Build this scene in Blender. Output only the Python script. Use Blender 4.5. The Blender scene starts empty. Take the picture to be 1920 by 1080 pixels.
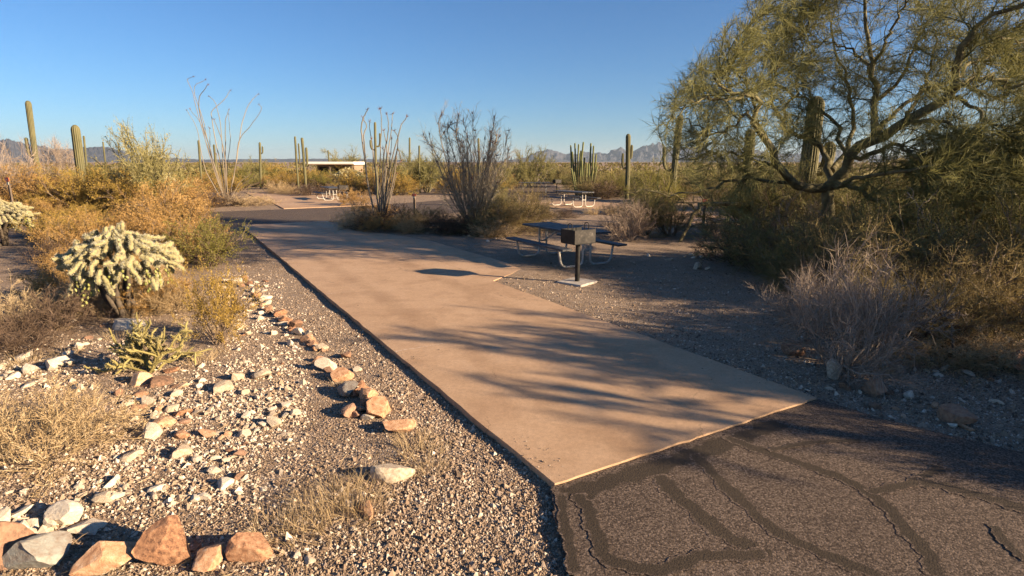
import bpy, bmesh, math
import numpy as np
from mathutils import Vector, Matrix, noise as mnoise

# ---------------------------------------------------------------- camera, sky, sun, exposure
scn = bpy.context.scene
CAM_H = 2.25
FPX = 1094.0                      # focal length in pixels of the 1920 wide photograph
PITCH = math.radians(12.2)
cd = bpy.data.cameras.new('camera')
cd.sensor_width = 36.0
cd.lens = FPX / 1920 * 36
cd.clip_start = 0.05
cd.clip_end = 90000
cam = bpy.data.objects.new('camera', cd)
scn.collection.objects.link(cam)
cam.location = (0, 0, CAM_H)
cam.rotation_euler = (math.pi / 2 - PITCH, 0, 0)
scn.camera = cam

SUN_EL = math.radians(17.5)
SUN_AZ = math.atan2(0.93, -0.37)   # clockwise from +Y
sun_vec = Vector((math.sin(SUN_AZ) * math.cos(SUN_EL), math.cos(SUN_AZ) * math.cos(SUN_EL), math.sin(SUN_EL)))
w = bpy.data.worlds.new('World'); scn.world = w; w.use_nodes = True
nt = w.node_tree
sky = nt.nodes.new('ShaderNodeTexSky'); sky.sky_type = 'NISHITA'; sky.sun_disc = False
sky.sun_elevation = SUN_EL; sky.sun_rotation = SUN_AZ
sky.altitude = 0; sky.air_density = 1.0; sky.dust_density = 0.05; sky.ozone_density = 7.5
bg = nt.nodes['Background']; bg.inputs['Strength'].default_value = 0.050
nt.links.new(sky.outputs[0], bg.inputs['Color'])
ld = bpy.data.lights.new('sun', 'SUN'); ld.energy = 5.0; ld.angle = math.radians(0.53); ld.color = (1.0, 0.80, 0.56)
sun = bpy.data.objects.new('sun', ld); scn.collection.objects.link(sun)
sun.rotation_euler = sun_vec.to_track_quat('Z', 'Y').to_euler()
sun.location = (20, -8, 12)
vs = scn.view_settings
vs.view_transform = 'Standard'; vs.look = 'None'; vs.gamma = 1.0; vs.use_curve_mapping = False
vs.exposure = 1.5
cy = scn.cycles
cy.use_denoising = True
try: cy.denoiser = 'OPENIMAGEDENOISE'
except Exception: pass
cy.denoising_prefilter = 'FAST'
cy.max_bounces = 4; cy.diffuse_bounces = 1; cy.glossy_bounces = 2; cy.transmission_bounces = 3; cy.transparent_max_bounces = 4
cy.caustics_reflective = False; cy.caustics_refractive = False

# ---------------------------------------------------------------- pixel of the photograph -> place
CP, SP = math.cos(PITCH), math.sin(PITCH)
def ray(px, py):
    u, v = px - 960.0, 540.0 - py
    return np.array([u, FPX * CP + v * SP, v * CP - FPX * SP])
def G(px, py):                       # the spot on the level ground
    r = ray(px, py); s = -CAM_H / r[2]
    return np.array([r[0] * s, r[1] * s])
def P(px, py, Y):                    # the point at depth Y
    r = ray(px, py); s = Y / r[1]
    return np.array([r[0] * s, Y, CAM_H + r[2] * s])

RNG = np.random.default_rng(11)
TAU = 2 * math.pi
def nrm(a):
    return a / np.maximum(np.linalg.norm(a, axis=-1, keepdims=True), 1e-9)

# ---------------------------------------------------------------- mesh building
COL = scn.collection
class MB:
    def __init__(s): s.v = []; s.q = []; s.t = []; s.r = []; s.n = 0
    def add(s, v, quads=None, tris=None, r=None):
        v = np.asarray(v, float).reshape(-1, 3)
        if quads is not None and len(quads): s.q.append(np.asarray(quads, np.int64).reshape(-1, 4) + s.n)
        if tris is not None and len(tris): s.t.append(np.asarray(tris, np.int64).reshape(-1, 3) + s.n)
        s.v.append(v)
        rr = np.zeros(len(v)) if r is None else np.broadcast_to(np.asarray(r, float), (len(v),))
        s.r.append(rr); s.n += len(v)
        return s
    def mesh(s, name, mat, smooth=False):
        me = bpy.data.meshes.new(name)
        V = np.concatenate(s.v) if s.v else np.zeros((0, 3))
        Q = np.concatenate(s.q) if s.q else np.zeros((0, 4), np.int64)
        T = np.concatenate(s.t) if s.t else np.zeros((0, 3), np.int64)
        me.vertices.add(len(V)); me.vertices.foreach_set('co', V.astype(np.float32).ravel())
        li = np.concatenate([Q.ravel(), T.ravel()]).astype(np.int32)
        me.loops.add(len(li)); me.loops.foreach_set('vertex_index', li)
        tot = np.concatenate([np.full(len(Q), 4), np.full(len(T), 3)]).astype(np.int32)
        st = np.concatenate([[0], np.cumsum(tot)[:-1]]).astype(np.int32) if len(tot) else np.zeros(0, np.int32)
        me.polygons.add(len(tot)); me.polygons.foreach_set('loop_start', st); me.polygons.foreach_set('loop_total', tot)
        me.polygons.foreach_set('use_smooth', np.full(len(tot), bool(smooth)))
        at = me.attributes.new('rnd', 'FLOAT', 'POINT')
        at.data.foreach_set('value', np.concatenate(s.r).astype(np.float32) if s.r else np.zeros(0, np.float32))
        me.update(calc_edges=True)
        if mat: me.materials.append(mat)
        return me
    def build(s, name, mat, parent=None, smooth=False):
        return link(name, s.mesh(name, mat, smooth), parent)

def link(name, me, parent=None):
    o = bpy.data.objects.new(name, me); COL.objects.link(o)
    if parent is not None: o.parent = parent
    return o
def tag(o, label=None, cat=None, group=None, kind=None):
    if label: o['label'] = label
    if cat: o['category'] = cat
    if group: o['group'] = group
    if kind: o['kind'] = kind
    return o
def empty(name, loc=(0, 0, 0), rz=0.0, sc=1.0):
    o = bpy.data.objects.new(name, None); COL.objects.link(o)
    o.location = loc; o.rotation_euler = (0, 0, rz); o.scale = (sc, sc, sc) if np.isscalar(sc) else sc
    o.empty_display_size = 0.1
    return o

# vectorised growth -------------------------------------------------
def wander(p0, d0, L, K, jit, grav=0.0, rng=RNG):
    N = len(p0); out = np.zeros((N, K, 3)); out[:, 0] = p0
    d = nrm(d0); st = (np.broadcast_to(L, (N,)) / (K - 1))[:, None]
    for k in range(1, K):
        d = nrm(d + rng.normal(0, jit, (N, 3)) + np.array([0, 0, grav]))
        out[:, k] = out[:, k - 1] + d * st
    return out
def along(PL, idx, t):
    K = PL.shape[1]; f = np.clip(t, 0, 0.999) * (K - 1); i = f.astype(int); a = (f - i)[:, None]
    A = PL[idx, i]; B = PL[idx, i + 1]
    return A * (1 - a) + B * a, nrm(B - A)
def sprout(PL, per, tlo, thi, ang, Llo, Lhi, K, jit, up=0.0, grav=0.0, rng=RNG, tpow=1.0):
    N = len(PL); idx = np.repeat(np.arange(N), per); M = len(idx)
    t = tlo + (thi - tlo) * rng.random(M) ** tpow
    p, tg = along(PL, idx, t)
    rd = nrm(rng.normal(0, 1, (M, 3))); pr = nrm(rd - (rd * tg).sum(1, keepdims=True) * tg)
    a = ang * rng.uniform(0.6, 1.25, M)[:, None]
    d = nrm(tg * np.cos(a) + pr * np.sin(a) + np.array([0, 0, up]))
    return wander(p, d, rng.uniform(Llo, Lhi, M), K, jit, grav, rng)
def tubes(mb, PL, r0, r1, sides=3, r=None, cap=False):
    PL = np.asarray(PL, float)
    if PL.ndim == 2: PL = PL[None]
    N, K, _ = PL.shape
    T = nrm(np.gradient(PL, axis=1))
    mean = nrm(PL[:, -1] - PL[:, 0] + 1e-6)
    ref = np.zeros((N, 3)); ref[np.arange(N), np.argmin(np.abs(mean), axis=1)] = 1
    S = nrm(np.cross(T, ref[:, None, :])); U = np.cross(S, T)
    tt = np.linspace(0, 1, K)[None, :]
    if np.ndim(r0) == 2: R = np.asarray(r0)
    else: R = np.broadcast_to(np.asarray(r0), (N,))[:, None] * (1 - tt) + np.broadcast_to(np.asarray(r1), (N,))[:, None] * tt
    th = np.arange(sides) * TAU / sides
    V = PL[:, :, None, :] + R[:, :, None, None] * (np.cos(th)[None, None, :, None] * S[:, :, None, :] + np.sin(th)[None, None, :, None] * U[:, :, None, :])
    base = (np.arange(N) * K * sides)[:, None, None] + (np.arange(K - 1) * sides)[None, :, None]
    j = np.arange(sides)[None, None, :]; j2 = (j + 1) % sides
    q = np.stack([base + j, base + j2, base + sides + j2, base + sides + j], -1).reshape(-1, 4)
    rr = None if r is None else np.repeat(np.broadcast_to(r, (N,)), K * sides)
    mb.add(V, q, None, rr)
    if cap:
        for n in range(N):
            for k, rev in ((0, True), (K - 1, False)):
                ring = V[n, k]; c = ring.mean(0)
                t = [[i, (i + 1) % sides, sides] for i in range(sides)]
                if rev: t = [x[::-1] for x in t]
                mb.add(np.vstack([ring, c]), None, t, None if r is None else np.broadcast_to(r, (N,))[n])
def ribbons(mb, PL, wid, r=None, rng=RNG):
    """thin tapering blades along polylines of three points"""
    N = len(PL); d = nrm(PL[:, 2] - PL[:, 0]); s = nrm(np.cross(d, nrm(rng.normal(0, 1, (N, 3))))) * (np.broadcast_to(wid, (N,))[:, None] * 0.5)
    V = np.stack([PL[:, 0] + s, PL[:, 0] - s, PL[:, 1] - s * 0.8, PL[:, 1] + s * 0.8, PL[:, 2]], 1)
    b = (np.arange(N) * 5)[:, None]
    rr = rng.random(N) if r is None else np.broadcast_to(r, (N,))
    mb.add(V, b + np.array([[0, 1, 2, 3]]), b + np.array([[3, 2, 4]]), np.repeat(rr, 5))
def leaves(mb, c, size, r=None, rng=RNG, elong=1.6):
    N = len(c); a = nrm(rng.normal(0, 1, (N, 3))); b = nrm(np.cross(a, rng.normal(0, 1, (N, 3))))
    s = np.broadcast_to(size, (N,))[:, None] * rng.uniform(0.6, 1.3, (N, 1)) * 0.5
    V = np.stack([c - a * s * elong, c + b * s * 0.8, c + a * s * elong, c - b * s * 0.8], 1)
    rr = rng.random(N) if r is None else np.broadcast_to(r, (N,))
    mb.add(V, (np.arange(N) * 4)[:, None] + np.array([[0, 1, 2, 3]]), None, np.repeat(rr, 4))
def bm_add(mb, bm, r=0.0):
    bm.verts.ensure_lookup_table(); bm.verts.index_update()
    V = [v.co[:] for v in bm.verts]; q = []; t = []
    for f in bm.faces:
        ix = [v.index for v in f.verts]
        if len(ix) == 4: q.append(ix)
        elif len(ix) == 3: t.append(ix)
        else:
            for k in range(1, len(ix) - 1): t.append([ix[0], ix[k], ix[k + 1]])
    mb.add(V, q, t, r); bm.free()
def box(mb, c, size, M=None, bev=0.004, r=0.0):
    bm = bmesh.new(); bmesh.ops.create_cube(bm, size=1.0)
    for v in bm.verts: v.co = Vector((v.co.x * size[0], v.co.y * size[1], v.co.z * size[2]))
    if bev > 0: bmesh.ops.bevel(bm, geom=list(bm.edges), offset=bev, segments=1, affect='EDGES')
    if M is not None: bm.transform(M)
    bmesh.ops.translate(bm, verts=bm.verts, vec=Vector(c))
    bm_add(mb, bm, r)
def fillet(pts, rad, n=6):
    pts = [np.array(p, float) for p in pts]; out = [pts[0]]
    for a, b, c in zip(pts, pts[1:], pts[2:]):
        d1 = nrm(a - b); d2 = nrm(c - b); r = min(rad, np.linalg.norm(a - b) * .49, np.linalg.norm(c - b) * .49)
        p1, p2 = b + d1 * r, b + d2 * r
        for k in range(n + 1):
            t = k / n; out.append((1 - t) ** 2 * p1 + 2 * t * (1 - t) * b + t * t * p2)
    out.append(pts[-1])
    return np.array(out)
def smooth_path(pts, n):
    """Catmull-Rom through the points, n samples"""
    p = np.array(pts, float); p = np.vstack([2 * p[0] - p[1], p, 2 * p[-1] - p[-2]]); m = len(p) - 3
    out = []
    for k in range(n):
        f = k / (n - 1) * m; i = min(int(f), m - 1); t = f - i
        a, b, c, d = p[i:i + 4]
        out.append(.5 * (2 * b + (c - a) * t + (2 * a - 5 * b + 4 * c - d) * t * t + (3 * b - a - 3 * c + d) * t ** 3))
    return np.array(out)

# ---------------------------------------------------------------- materials
def nodes_of(name):
    m = bpy.data.materials.new(name); m.use_nodes = True
    t = m.node_tree; b = t.nodes['Principled BSDF']
    b.inputs['Specular IOR Level'].default_value = 0.25
    return m, t, b
def N(t, typ, **kw):
    n = t.nodes.new(typ)
    for k, v in kw.items():
        if k.startswith('i_'):
            n.inputs[k[2:].replace('_', ' ')].default_value = v
        else: setattr(n, k, v)
    return n
def math_n(t, op, a, b=None, clamp=False):
    n = t.nodes.new('ShaderNodeMath'); n.operation = op; n.use_clamp = clamp
    for i, x in enumerate((a, b)):
        if x is None: continue
        if hasattr(x, 'links'): t.links.new(x, n.inputs[i])
        else: n.inputs[i].default_value = x
    return n.outputs[0]
def ramp(t, fac, cols, pos=None, interp='LINEAR'):
    n = t.nodes.new('ShaderNodeValToRGB'); e = n.color_ramp.elements; n.color_ramp.interpolation = interp
    k = len(cols)
    while len(e) < k: e.new(1.0)
    for i, c in enumerate(cols):
        e[i].position = (i / (k - 1)) if pos is None else pos[i]
        e[i].color = (*c, 1.0) if len(c) == 3 else c
    t.links.new(fac, n.inputs[0]); return n.outputs[0]
def mixc(t, fac, a, b, mode='MIX'):
    n = t.nodes.new('ShaderNodeMix'); n.data_type = 'RGBA'; n.blend_type = mode
    for s, x in ((n.inputs[0], fac), (n.inputs[6], a), (n.inputs[7], b)):
        if hasattr(x, 'links'): t.links.new(x, s)
        elif isinstance(x, (int, float)): s.default_value = x
        else: s.default_value = (*x, 1.0)
    return n.outputs[2]
def coords(t, kind='Object', scale=None):
    c = t.nodes.new('ShaderNodeTexCoord').outputs[kind]
    if scale:
        m = t.nodes.new('ShaderNodeMapping'); m.inputs['Scale'].default_value = scale; t.links.new(c, m.inputs[0]); c = m.outputs[0]
    return c
def noise(t, co, scale, detail=4, rough=.55, out='Fac'):
    n = t.nodes.new('ShaderNodeTexNoise'); n.inputs['Scale'].default_value = scale
    n.inputs['Detail'].default_value = detail; n.inputs['Roughness'].default_value = rough
    t.links.new(co, n.inputs['Vector']); return n.outputs[out]
def voro(t, co, scale, feature='F1', out='Distance', rand=1.0):
    n = t.nodes.new('ShaderNodeTexVoronoi'); n.feature = feature; n.inputs['Scale'].default_value = scale
    n.inputs['Randomness'].default_value = rand
    t.links.new(co, n.inputs['Vector']); return n.outputs[out]
def N_warp(t, co):
    n_ = noise(t, co, 2.5, 4, .6, 'Color'); v = t.nodes.new('ShaderNodeVectorMath'); v.operation = 'MULTIPLY_ADD'; t.links.new(n_, v.inputs[0]); v.inputs[1].default_value = (.5, .5, .5); t.links.new(co, v.inputs[2]); return v.outputs[0]
def bump(t, h, strength, dist, b, prev=None):
    n = t.nodes.new('ShaderNodeBump'); n.inputs['Strength'].default_value = strength; n.inputs['Distance'].default_value = dist
    t.links.new(h, n.inputs['Height'])
    if prev is not None: t.links.new(prev, n.inputs['Normal'])
    if b is not None: t.links.new(n.outputs[0], b.inputs['Normal'])
    return n.outputs[0]

def plant_mat(name, cols, transl=0.25, objw=0.35, rough=0.7):
    m, t, b = nodes_of(name)
    a = N(t, 'ShaderNodeAttribute', attribute_name='rnd').outputs['Fac']
    o = N(t, 'ShaderNodeObjectInfo').outputs['Random']
    f = math_n(t, 'ADD', math_n(t, 'MULTIPLY', a, 1 - objw), math_n(t, 'MULTIPLY', o, objw), True)
    c = ramp(t, f, cols)
    t.links.new(c, b.inputs['Base Color']); b.inputs['Roughness'].default_value = rough
    if transl > 0:
        tr = N(t, 'ShaderNodeBsdfTranslucent'); t.links.new(c, tr.inputs['Color'])
        mx = N(t, 'ShaderNodeMixShader'); mx.inputs[0].default_value = transl
        t.links.new(b.outputs[0], mx.inputs[1]); t.links.new(tr.outputs[0], mx.inputs[2])
        t.links.new(mx.outputs[0], t.nodes['Material Output'].inputs['Surface'])
    return m
def bark_mat(name, c1, c2, scale=14, c3=None):
    m, t, b = nodes_of(name); co = coords(t)
    n = noise(t, co, scale, 5, .65)
    cols = [c1, c2] if c3 is None else [c1, c2, c3]
    t.links.new(ramp(t, n, cols, [.3, .7] if c3 is None else [.3, .5, .7]), b.inputs['Base Color']); b.inputs['Roughness'].default_value = .85
    bump(t, noise(t, co, scale * 4, 3), .6, .01, b)
    return m
def rock_mat(name, cols, scale=9, dirt=None):
    m, t, b = nodes_of(name); co = coords(t)
    o = N(t, 'ShaderNodeObjectInfo').outputs['Random']
    n1 = noise(t, co, scale, 6, .62); n2 = noise(t, co, scale * 5, 4, .6)
    f = math_n(t, 'ADD', math_n(t, 'MULTIPLY', n1, .75), math_n(t, 'ADD', math_n(t, 'MULTIPLY', n2, .25), math_n(t, 'MULTIPLY', math_n(t, 'SUBTRACT', o, .5), .28)), True)
    c = ramp(t, f, cols, list(np.linspace(.3, .7, len(cols))))
    t.links.new(c, b.inputs['Base Color']); b.inputs['Roughness'].default_value = .9
    nb = bump(t, n2, .5, .012, None)
    bump(t, noise(t, co, scale * 18, 3, .6), .4, .004, b, nb)
    return m

MAT = {}
_d = nrm(G(452, 424) - G(1040, 915)); _e = np.array([_d[1], -_d[0]]); E_XY = (float(_e[0]), float(_e[1]), float(G(1040, 915) @ _e) + 1.5)   # across the pad, and its middle
# -- dirt and gravel ground
m, t, b = nodes_of('desert_ground'); co = coords(t)
big = noise(t, co, .35, 4, .6); mid = noise(t, co, 3.2, 5, .65); fine = noise(t, co, 42, 5, .7)
dirt = ramp(t, math_n(t, 'ADD', math_n(t, 'MULTIPLY', big, .5), math_n(t, 'MULTIPLY', mid, .5)), [(.22, .145, .09), (.33, .23, .148), (.41, .295, .195)], [.32, .5, .68])
vc = voro(t, co, 62, 'F1', 'Color'); vd = voro(t, co, 62, 'F1', 'Distance')
sx = N(t, 'ShaderNodeSeparateColor'); t.links.new(vc, sx.inputs[0])
peb = ramp(t, sx.outputs[0], [(.17, .115, .08), (.34, .235, .16), (.44, .325, .235), (.28, .205, .155), (.56, .46, .36)], [0, .3, .6, .8, 1])
c = mixc(t, math_n(t, 'MULTIPLY', ramp(t, mid, [(0.25,) * 3, (.8,) * 3], [.35, .62]), 1.0), dirt, peb)
c = mixc(t, .5, c, ramp(t, fine, [(.45,) * 3, (1.3,) * 3], [.3, .7]), 'MULTIPLY')
t.links.new(c, b.inputs['Base Color']); b.inputs['Roughness'].default_value = .95; b.inputs['Specular IOR Level'].default_value = .1
nb = bump(t, vd, .9, .016, None); nb.node.invert = True
nb2 = bump(t, fine, .6, .012, None, nb); bump(t, mid, .35, .05, b, nb2)
MAT['ground'] = m
# -- gravel pebbles, one colour each
m, t, b = nodes_of('gravel_stone'); a = N(t, 'ShaderNodeAttribute', attribute_name='rnd').outputs['Fac']
t.links.new(ramp(t, a, [(.12, .082, .056), (.27, .183, .118), (.38, .27, .18), (.25, .18, .132), (.47, .365, .265), (.62, .52, .40)], [0, .25, .5, .68, .85, 1]), b.inputs['Base Color']); b.inputs['Roughness'].default_value = .9
MAT['gravel'] = m
m, t, b = nodes_of('white_chip'); a = N(t, 'ShaderNodeAttribute', attribute_name='rnd').outputs['Fac']
t.links.new(ramp(t, a, [(.30, .20, .125), (.47, .355, .245), (.60, .48, .36), (.70, .59, .46)], [0, .3, .65, 1]), b.inputs['Base Color']); b.inputs['Roughness'].default_value = .9
MAT['chips'] = m
# -- concrete
m, t, b = nodes_of('tan_concrete'); co = coords(t)
n1 = noise(t, co, .55, 5, .6); n2 = noise(t, co, 5, 6, .7); n3 = noise(t, co, 160, 3, .6)
f = math_n(t, 'ADD', math_n(t, 'MULTIPLY', n1, .55), math_n(t, 'MULTIPLY', n2, .45))
c = ramp(t, f, [(.44, .275, .158), (.52, .335, .20), (.56, .375, .235)], [.34, .52, .68])
c = mixc(t, .35, c, ramp(t, n3, [(.6,) * 3, (1.25,) * 3], [.35, .65]), 'MULTIPLY')
spot = ramp(t, voro(t, co, 7, 'F1', 'Distance'), [(.45,) * 3, (1,) * 3], [.018, .035])
c = mixc(t, .8, c, spot, 'MULTIPLY')
ck = voro(t, N_warp(t, co), .42, 'DISTANCE_TO_EDGE', 'Distance'); crk = ramp(t, ck, [(.62,) * 3, (1,) * 3], [.0012, .0035]); crm = ramp(t, noise(t, co, .8, 2), [(0,) * 3, (1,) * 3], [.5, .58])
c = mixc(t, crm, c, mixc(t, 1.0, c, crk, 'MULTIPLY'))
bl = noise(t, co, 23, 5, .75); c = mixc(t, .45, c, ramp(t, bl, [(.72, .70, .68), (1.12, 1.1, 1.08)], [.35, .65]), 'MULTIPLY')
dt = N(t, 'ShaderNodeVectorMath', operation='DOT_PRODUCT'); t.links.new(co, dt.inputs[0]); dt.inputs[1].default_value = (E_XY[0], E_XY[1], 0)
ww = math_n(t, 'ABSOLUTE', math_n(t, 'SUBTRACT', math_n(t, 'ABSOLUTE', math_n(t, 'SUBTRACT', dt.outputs['Value'], E_XY[2])), .74))   # two wheel tracks
wt = ramp(t, math_n(t, 'ADD', ww, math_n(t, 'MULTIPLY', math_n(t, 'SUBTRACT', noise(t, co, 3.5, 5, .7), .5), .35)), [(.86, .845, .83), (1, 1, 1)], [.06, .24])
c = mixc(t, .8, c, wt, 'MULTIPLY')
oil = ramp(t, math_n(t, 'ADD', voro(t, N_warp(t, co), .75, 'F1', 'Distance'), math_n(t, 'MULTIPLY', noise(t, co, 9, 4), .12)), [(.55, .52, .50), (1, 1, 1)], [.10, .22])
c = mixc(t, .55, c, oil, 'MULTIPLY')
stain = ramp(t, noise(t, co, 1.7, 3, .5), [(.89, .87, .86), (1, 1, 1)], [.36, .5])
c = mixc(t, 1.0, c, stain, 'MULTIPLY')
t.links.new(c, b.inputs['Base Color']); b.inputs['Roughness'].default_value = .78
nb = bump(t, n3, .25, .003, None); bump(t, n2, .12, .02, b, nb)
MAT['concrete'] = m
m, t, b = nodes_of('pale_joint_filler'); co = coords(t)
t.links.new(ramp(t, noise(t, co, 30, 4), [(.45, .30, .21), (.68, .55, .43)], [.4, .6]), b.inputs['Base Color']); b.inputs['Roughness'].default_value = .9
MAT['filler'] = m
# -- asphalt
def asphalt(name, c0, c1, c2, amt, over=None):
    m, t, b = nodes_of(name); co = coords(t)
    n1 = noise(t, co, 1.1, 4, .6); vc = voro(t, co, 95, 'F1', 'Color'); vd = voro(t, co, 95, 'F1', 'Distance')
    s = N(t, 'ShaderNodeSeparateColor'); t.links.new(vc, s.inputs[0])
    pit_n = noise(t, co, 55, 4, .7)
    def look(c0, c1, c2, amt):
        f = math_n(t, 'ADD', math_n(t, 'MULTIPLY', n1, 1 - amt), math_n(t, 'MULTIPLY', s.outputs[0], amt))
        c = ramp(t, f, [c0, c1, c2], [.25, .52, .85])
        return mixc(t, amt, c, ramp(t, pit_n, [(.35,) * 3, (1.1,) * 3], [.36, .56]), 'MULTIPLY')
    c = look(c0, c1, c2, amt)
    if over:      # tar smear: thins out towards its edges
        a = N(t, 'ShaderNodeAttribute', attribute_name='rnd').outputs['Fac']
        k = math_n(t, 'ADD', a, math_n(t, 'MULTIPLY', math_n(t, 'SUBTRACT', noise(t, co, 16, 5, .7), .5), 1.5))
        c = mixc(t, ramp(t, k, [(0,) * 3, (1,) * 3], [.35, .72]), look(*over, .3), c)
    t.links.new(c, b.inputs['Base Color']); b.inputs['Roughness'].default_value = .85
    nb = bump(t, vd, amt * .5, .006, None); nb.node.invert = True
    bump(t, pit_n, .3 * amt + .05, .012, b, nb)
    return m
ASPH = ((.06, .041, .029), (.118, .082, .057), (.22, .158, .115))
MAT['asphalt'] = asphalt('worn_asphalt', *ASPH, .7)
MAT['sealant'] = asphalt('crack_sealant', *ASPH, .7, ((.040, .028, .018), (.056, .040, .026), (.08, .057, .038)))
# -- rocks
MAT['rock_orange'] = rock_mat('orange_rock', [(.17, .085, .05), (.40, .20, .105), (.52, .30, .17), (.60, .42, .28)])
MAT['rock_brown'] = rock_mat('brown_rock', [(.12, .075, .05), (.30, .165, .10), (.42, .25, .16)], 7)
MAT['rock_white'] = rock_mat('white_caliche_stone', [(.40, .29, .19), (.60, .48, .345), (.72, .61, .47)], 12)
MAT['rock_grey'] = rock_mat('grey_green_rock', [(.15, .11, .08), (.26, .21, .165), (.33, .32, .27)], 6)
# -- plants
MAT['creo_leaf'] = plant_mat('creosote_leaf', [(.22, .145, .027), (.36, .235, .045), (.48, .31, .08), (.40, .29, .07)], .3)
MAT['rust_leaf'] = plant_mat('dry_bursage_leaf', [(.24, .13, .04), (.40, .23, .07), (.50, .30, .105), (.54, .37, .16)], .3)
MAT['green_leaf'] = plant_mat('olive_shrub_leaf', [(.13, .115, .03), (.23, .20, .045), (.33, .275, .075)], .3)
MAT['bank_leaf'] = plant_mat('brown_bank_leaf', [(.13, .095, .04), (.225, .165, .065), (.31, .225, .085), (.27, .21, .09)], .3)
MAT['bankgreen_leaf'] = plant_mat('olive_bank_leaf', [(.105, .095, .035), (.18, .16, .055), (.26, .225, .08), (.28, .22, .10)], .3)
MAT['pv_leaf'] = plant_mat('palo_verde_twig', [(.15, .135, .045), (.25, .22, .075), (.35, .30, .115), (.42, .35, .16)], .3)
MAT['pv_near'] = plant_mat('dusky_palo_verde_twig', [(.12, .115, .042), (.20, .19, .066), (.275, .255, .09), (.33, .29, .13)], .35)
MAT['straw'] = plant_mat('dry_straw', [(.32, .21, .10), (.46, .32, .16), (.60, .44, .25), (.66, .51, .31)], .3)
MAT['dead_twig'] = plant_mat('bleached_dead_twig', [(.20, .14, .10), (.33, .245, .18), (.44, .345, .26)], .1)
MAT['litter'] = plant_mat('dry_litter', [(.09, .06, .04), (.24, .16, .09), (.45, .33, .19)], .1, 0)
MAT['dark_twig'] = plant_mat('dark_dry_twig', [(.055, .036, .025), (.11, .07, .045), (.17, .115, .075)], .1)
MAT['stem'] = plant_mat('shrub_stem', [(.10, .065, .042), (.17, .115, .075), (.24, .175, .12)], 0)
MAT['ocotillo'] = plant_mat('ocotillo_cane_bark', [(.13, .10, .07), (.22, .175, .125), (.33, .27, .19)], 0, .5)
MAT['oco_twig'] = plant_mat('ocotillo_fine_twig', [(.24, .19, .13), (.38, .31, .22), (.50, .42, .31)], .2)
MAT['ocotillo_tip'] = plant_mat('ocotillo_seed_head', [(.12, .055, .04), (.24, .12, .085)], .1)
MAT['pv_bark'] = bark_mat('palo_verde_bark', (.055, .042, .024), (.15, .125, .062), 5, (.235, .20, .105))
MAT['dead_bark'] = bark_mat('dead_limb_bark', (.10, .08, .06), (.30, .245, .185), 8)
MAT['cholla_spine'] = plant_mat('cholla_spine', [(.54, .48, .30), (.70, .64, .45), (.82, .77, .61)], .35, .1)
MAT['cholla_skin'] = bark_mat('cholla_skin', (.25, .21, .09), (.40, .34, .17), 20)
MAT['cholla_trunk'] = bark_mat('cholla_trunk', (.05, .038, .028), (.14, .105, .07), 15)
MAT['cholla_fruit'] = plant_mat('cholla_fruit', [(.20, .20, .05), (.32, .31, .09), (.40, .37, .14)], .15, 0)
MAT['staghorn'] = plant_mat('staghorn_joint', [(.18, .14, .05), (.30, .24, .08), (.40, .32, .12)], .1, .1)
MAT['staghorn_spine'] = plant_mat('staghorn_spine', [(.50, .42, .19), (.62, .53, .28)], .3, .1)
def saguaro_mat(name, c1, c2, c3):
    m, t, b = nodes_of(name); co = coords(t); a = N(t, 'ShaderNodeAttribute', attribute_name='rnd').outputs['Fac']
    c = ramp(t, noise(t, co, 2.2, 4, .6), [c1, c2], [.35, .65])
    c = mixc(t, math_n(t, 'MULTIPLY', ramp(t, a, [(0,) * 3, (1,) * 3], [.55, 1]), .5), c, c3)
    t.links.new(c, b.inputs['Base Color']); b.inputs['Roughness'].default_value = .75
    return m
MAT['saguaro'] = saguaro_mat('saguaro_skin', (.072, .07, .027), (.125, .112, .045), (.28, .235, .14))
MAT['organ'] = saguaro_mat('organ_pipe_skin', (.085, .095, .03), (.15, .155, .05), (.30, .28, .13))
# -- made things
def paint(name, col, rough=.5, metal=0.0, var=.25, scale=8):
    m, t, b = nodes_of(name); co = coords(t)
    n = noise(t, co, scale, 5, .65); lo = tuple(x * (1 - var) for x in col); hi = tuple(min(1, x * (1 + var)) for x in col)
    t.links.new(ramp(t, n, [lo, hi], [.35, .65]), b.inputs['Base Color'])
    b.inputs['Roughness'].default_value = rough; b.inputs['Metallic'].default_value = metal
    bump(t, noise(t, co, scale * 12, 3), .15, .003, b)
    return m
MAT['plank'] = paint('weathered_blue_grey_plank', (.075, .075, .077), .6, 0, .35, 5)
MAT['pipe'] = paint('galvanised_pipe', (.46, .42, .36), .5, .2, .2, 14)
MAT['grill_steel'] = paint('sooty_black_steel', (.02, .018, .016), .55, .3, .5, 9)
m, t, b = nodes_of('ash_stained_steel'); co = coords(t)
n1 = noise(t, co, 6, 5, .65); n2 = noise(t, co, 26, 4, .6)
t.links.new(ramp(t, math_n(t, 'ADD', math_n(t, 'MULTIPLY', n1, .7), math_n(t, 'MULTIPLY', n2, .3)), [(.015, .013, .011), (.045, .037, .03), (.19, .16, .13)], [.36, .54, .74]), b.inputs['Base Color']); b.inputs['Roughness'].default_value = .65
MAT['grill_worn'] = m
MAT['footing'] = paint('footing_concrete', (.42, .36, .30), .9, 0, .18, 12)
MAT['orange_plate'] = paint('faded_orange_plate', (.72, .13, .05), .5, 0, .12, 20)
MAT['cream_plate'] = paint('cream_plate', (.78, .68, .45), .6, 0, .08, 20)
MAT['white_mark'] = paint('pale_numeral_paint', (.80, .45, .33), .6, 0, .1, 20)
MAT['post'] = paint('brown_post', (.14, .10, .07), .8, 0, .3, 10)
MAT['white_roof'] = paint('white_roof_metal', (.80, .76, .68), .5, 0, .05, 3)
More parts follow.
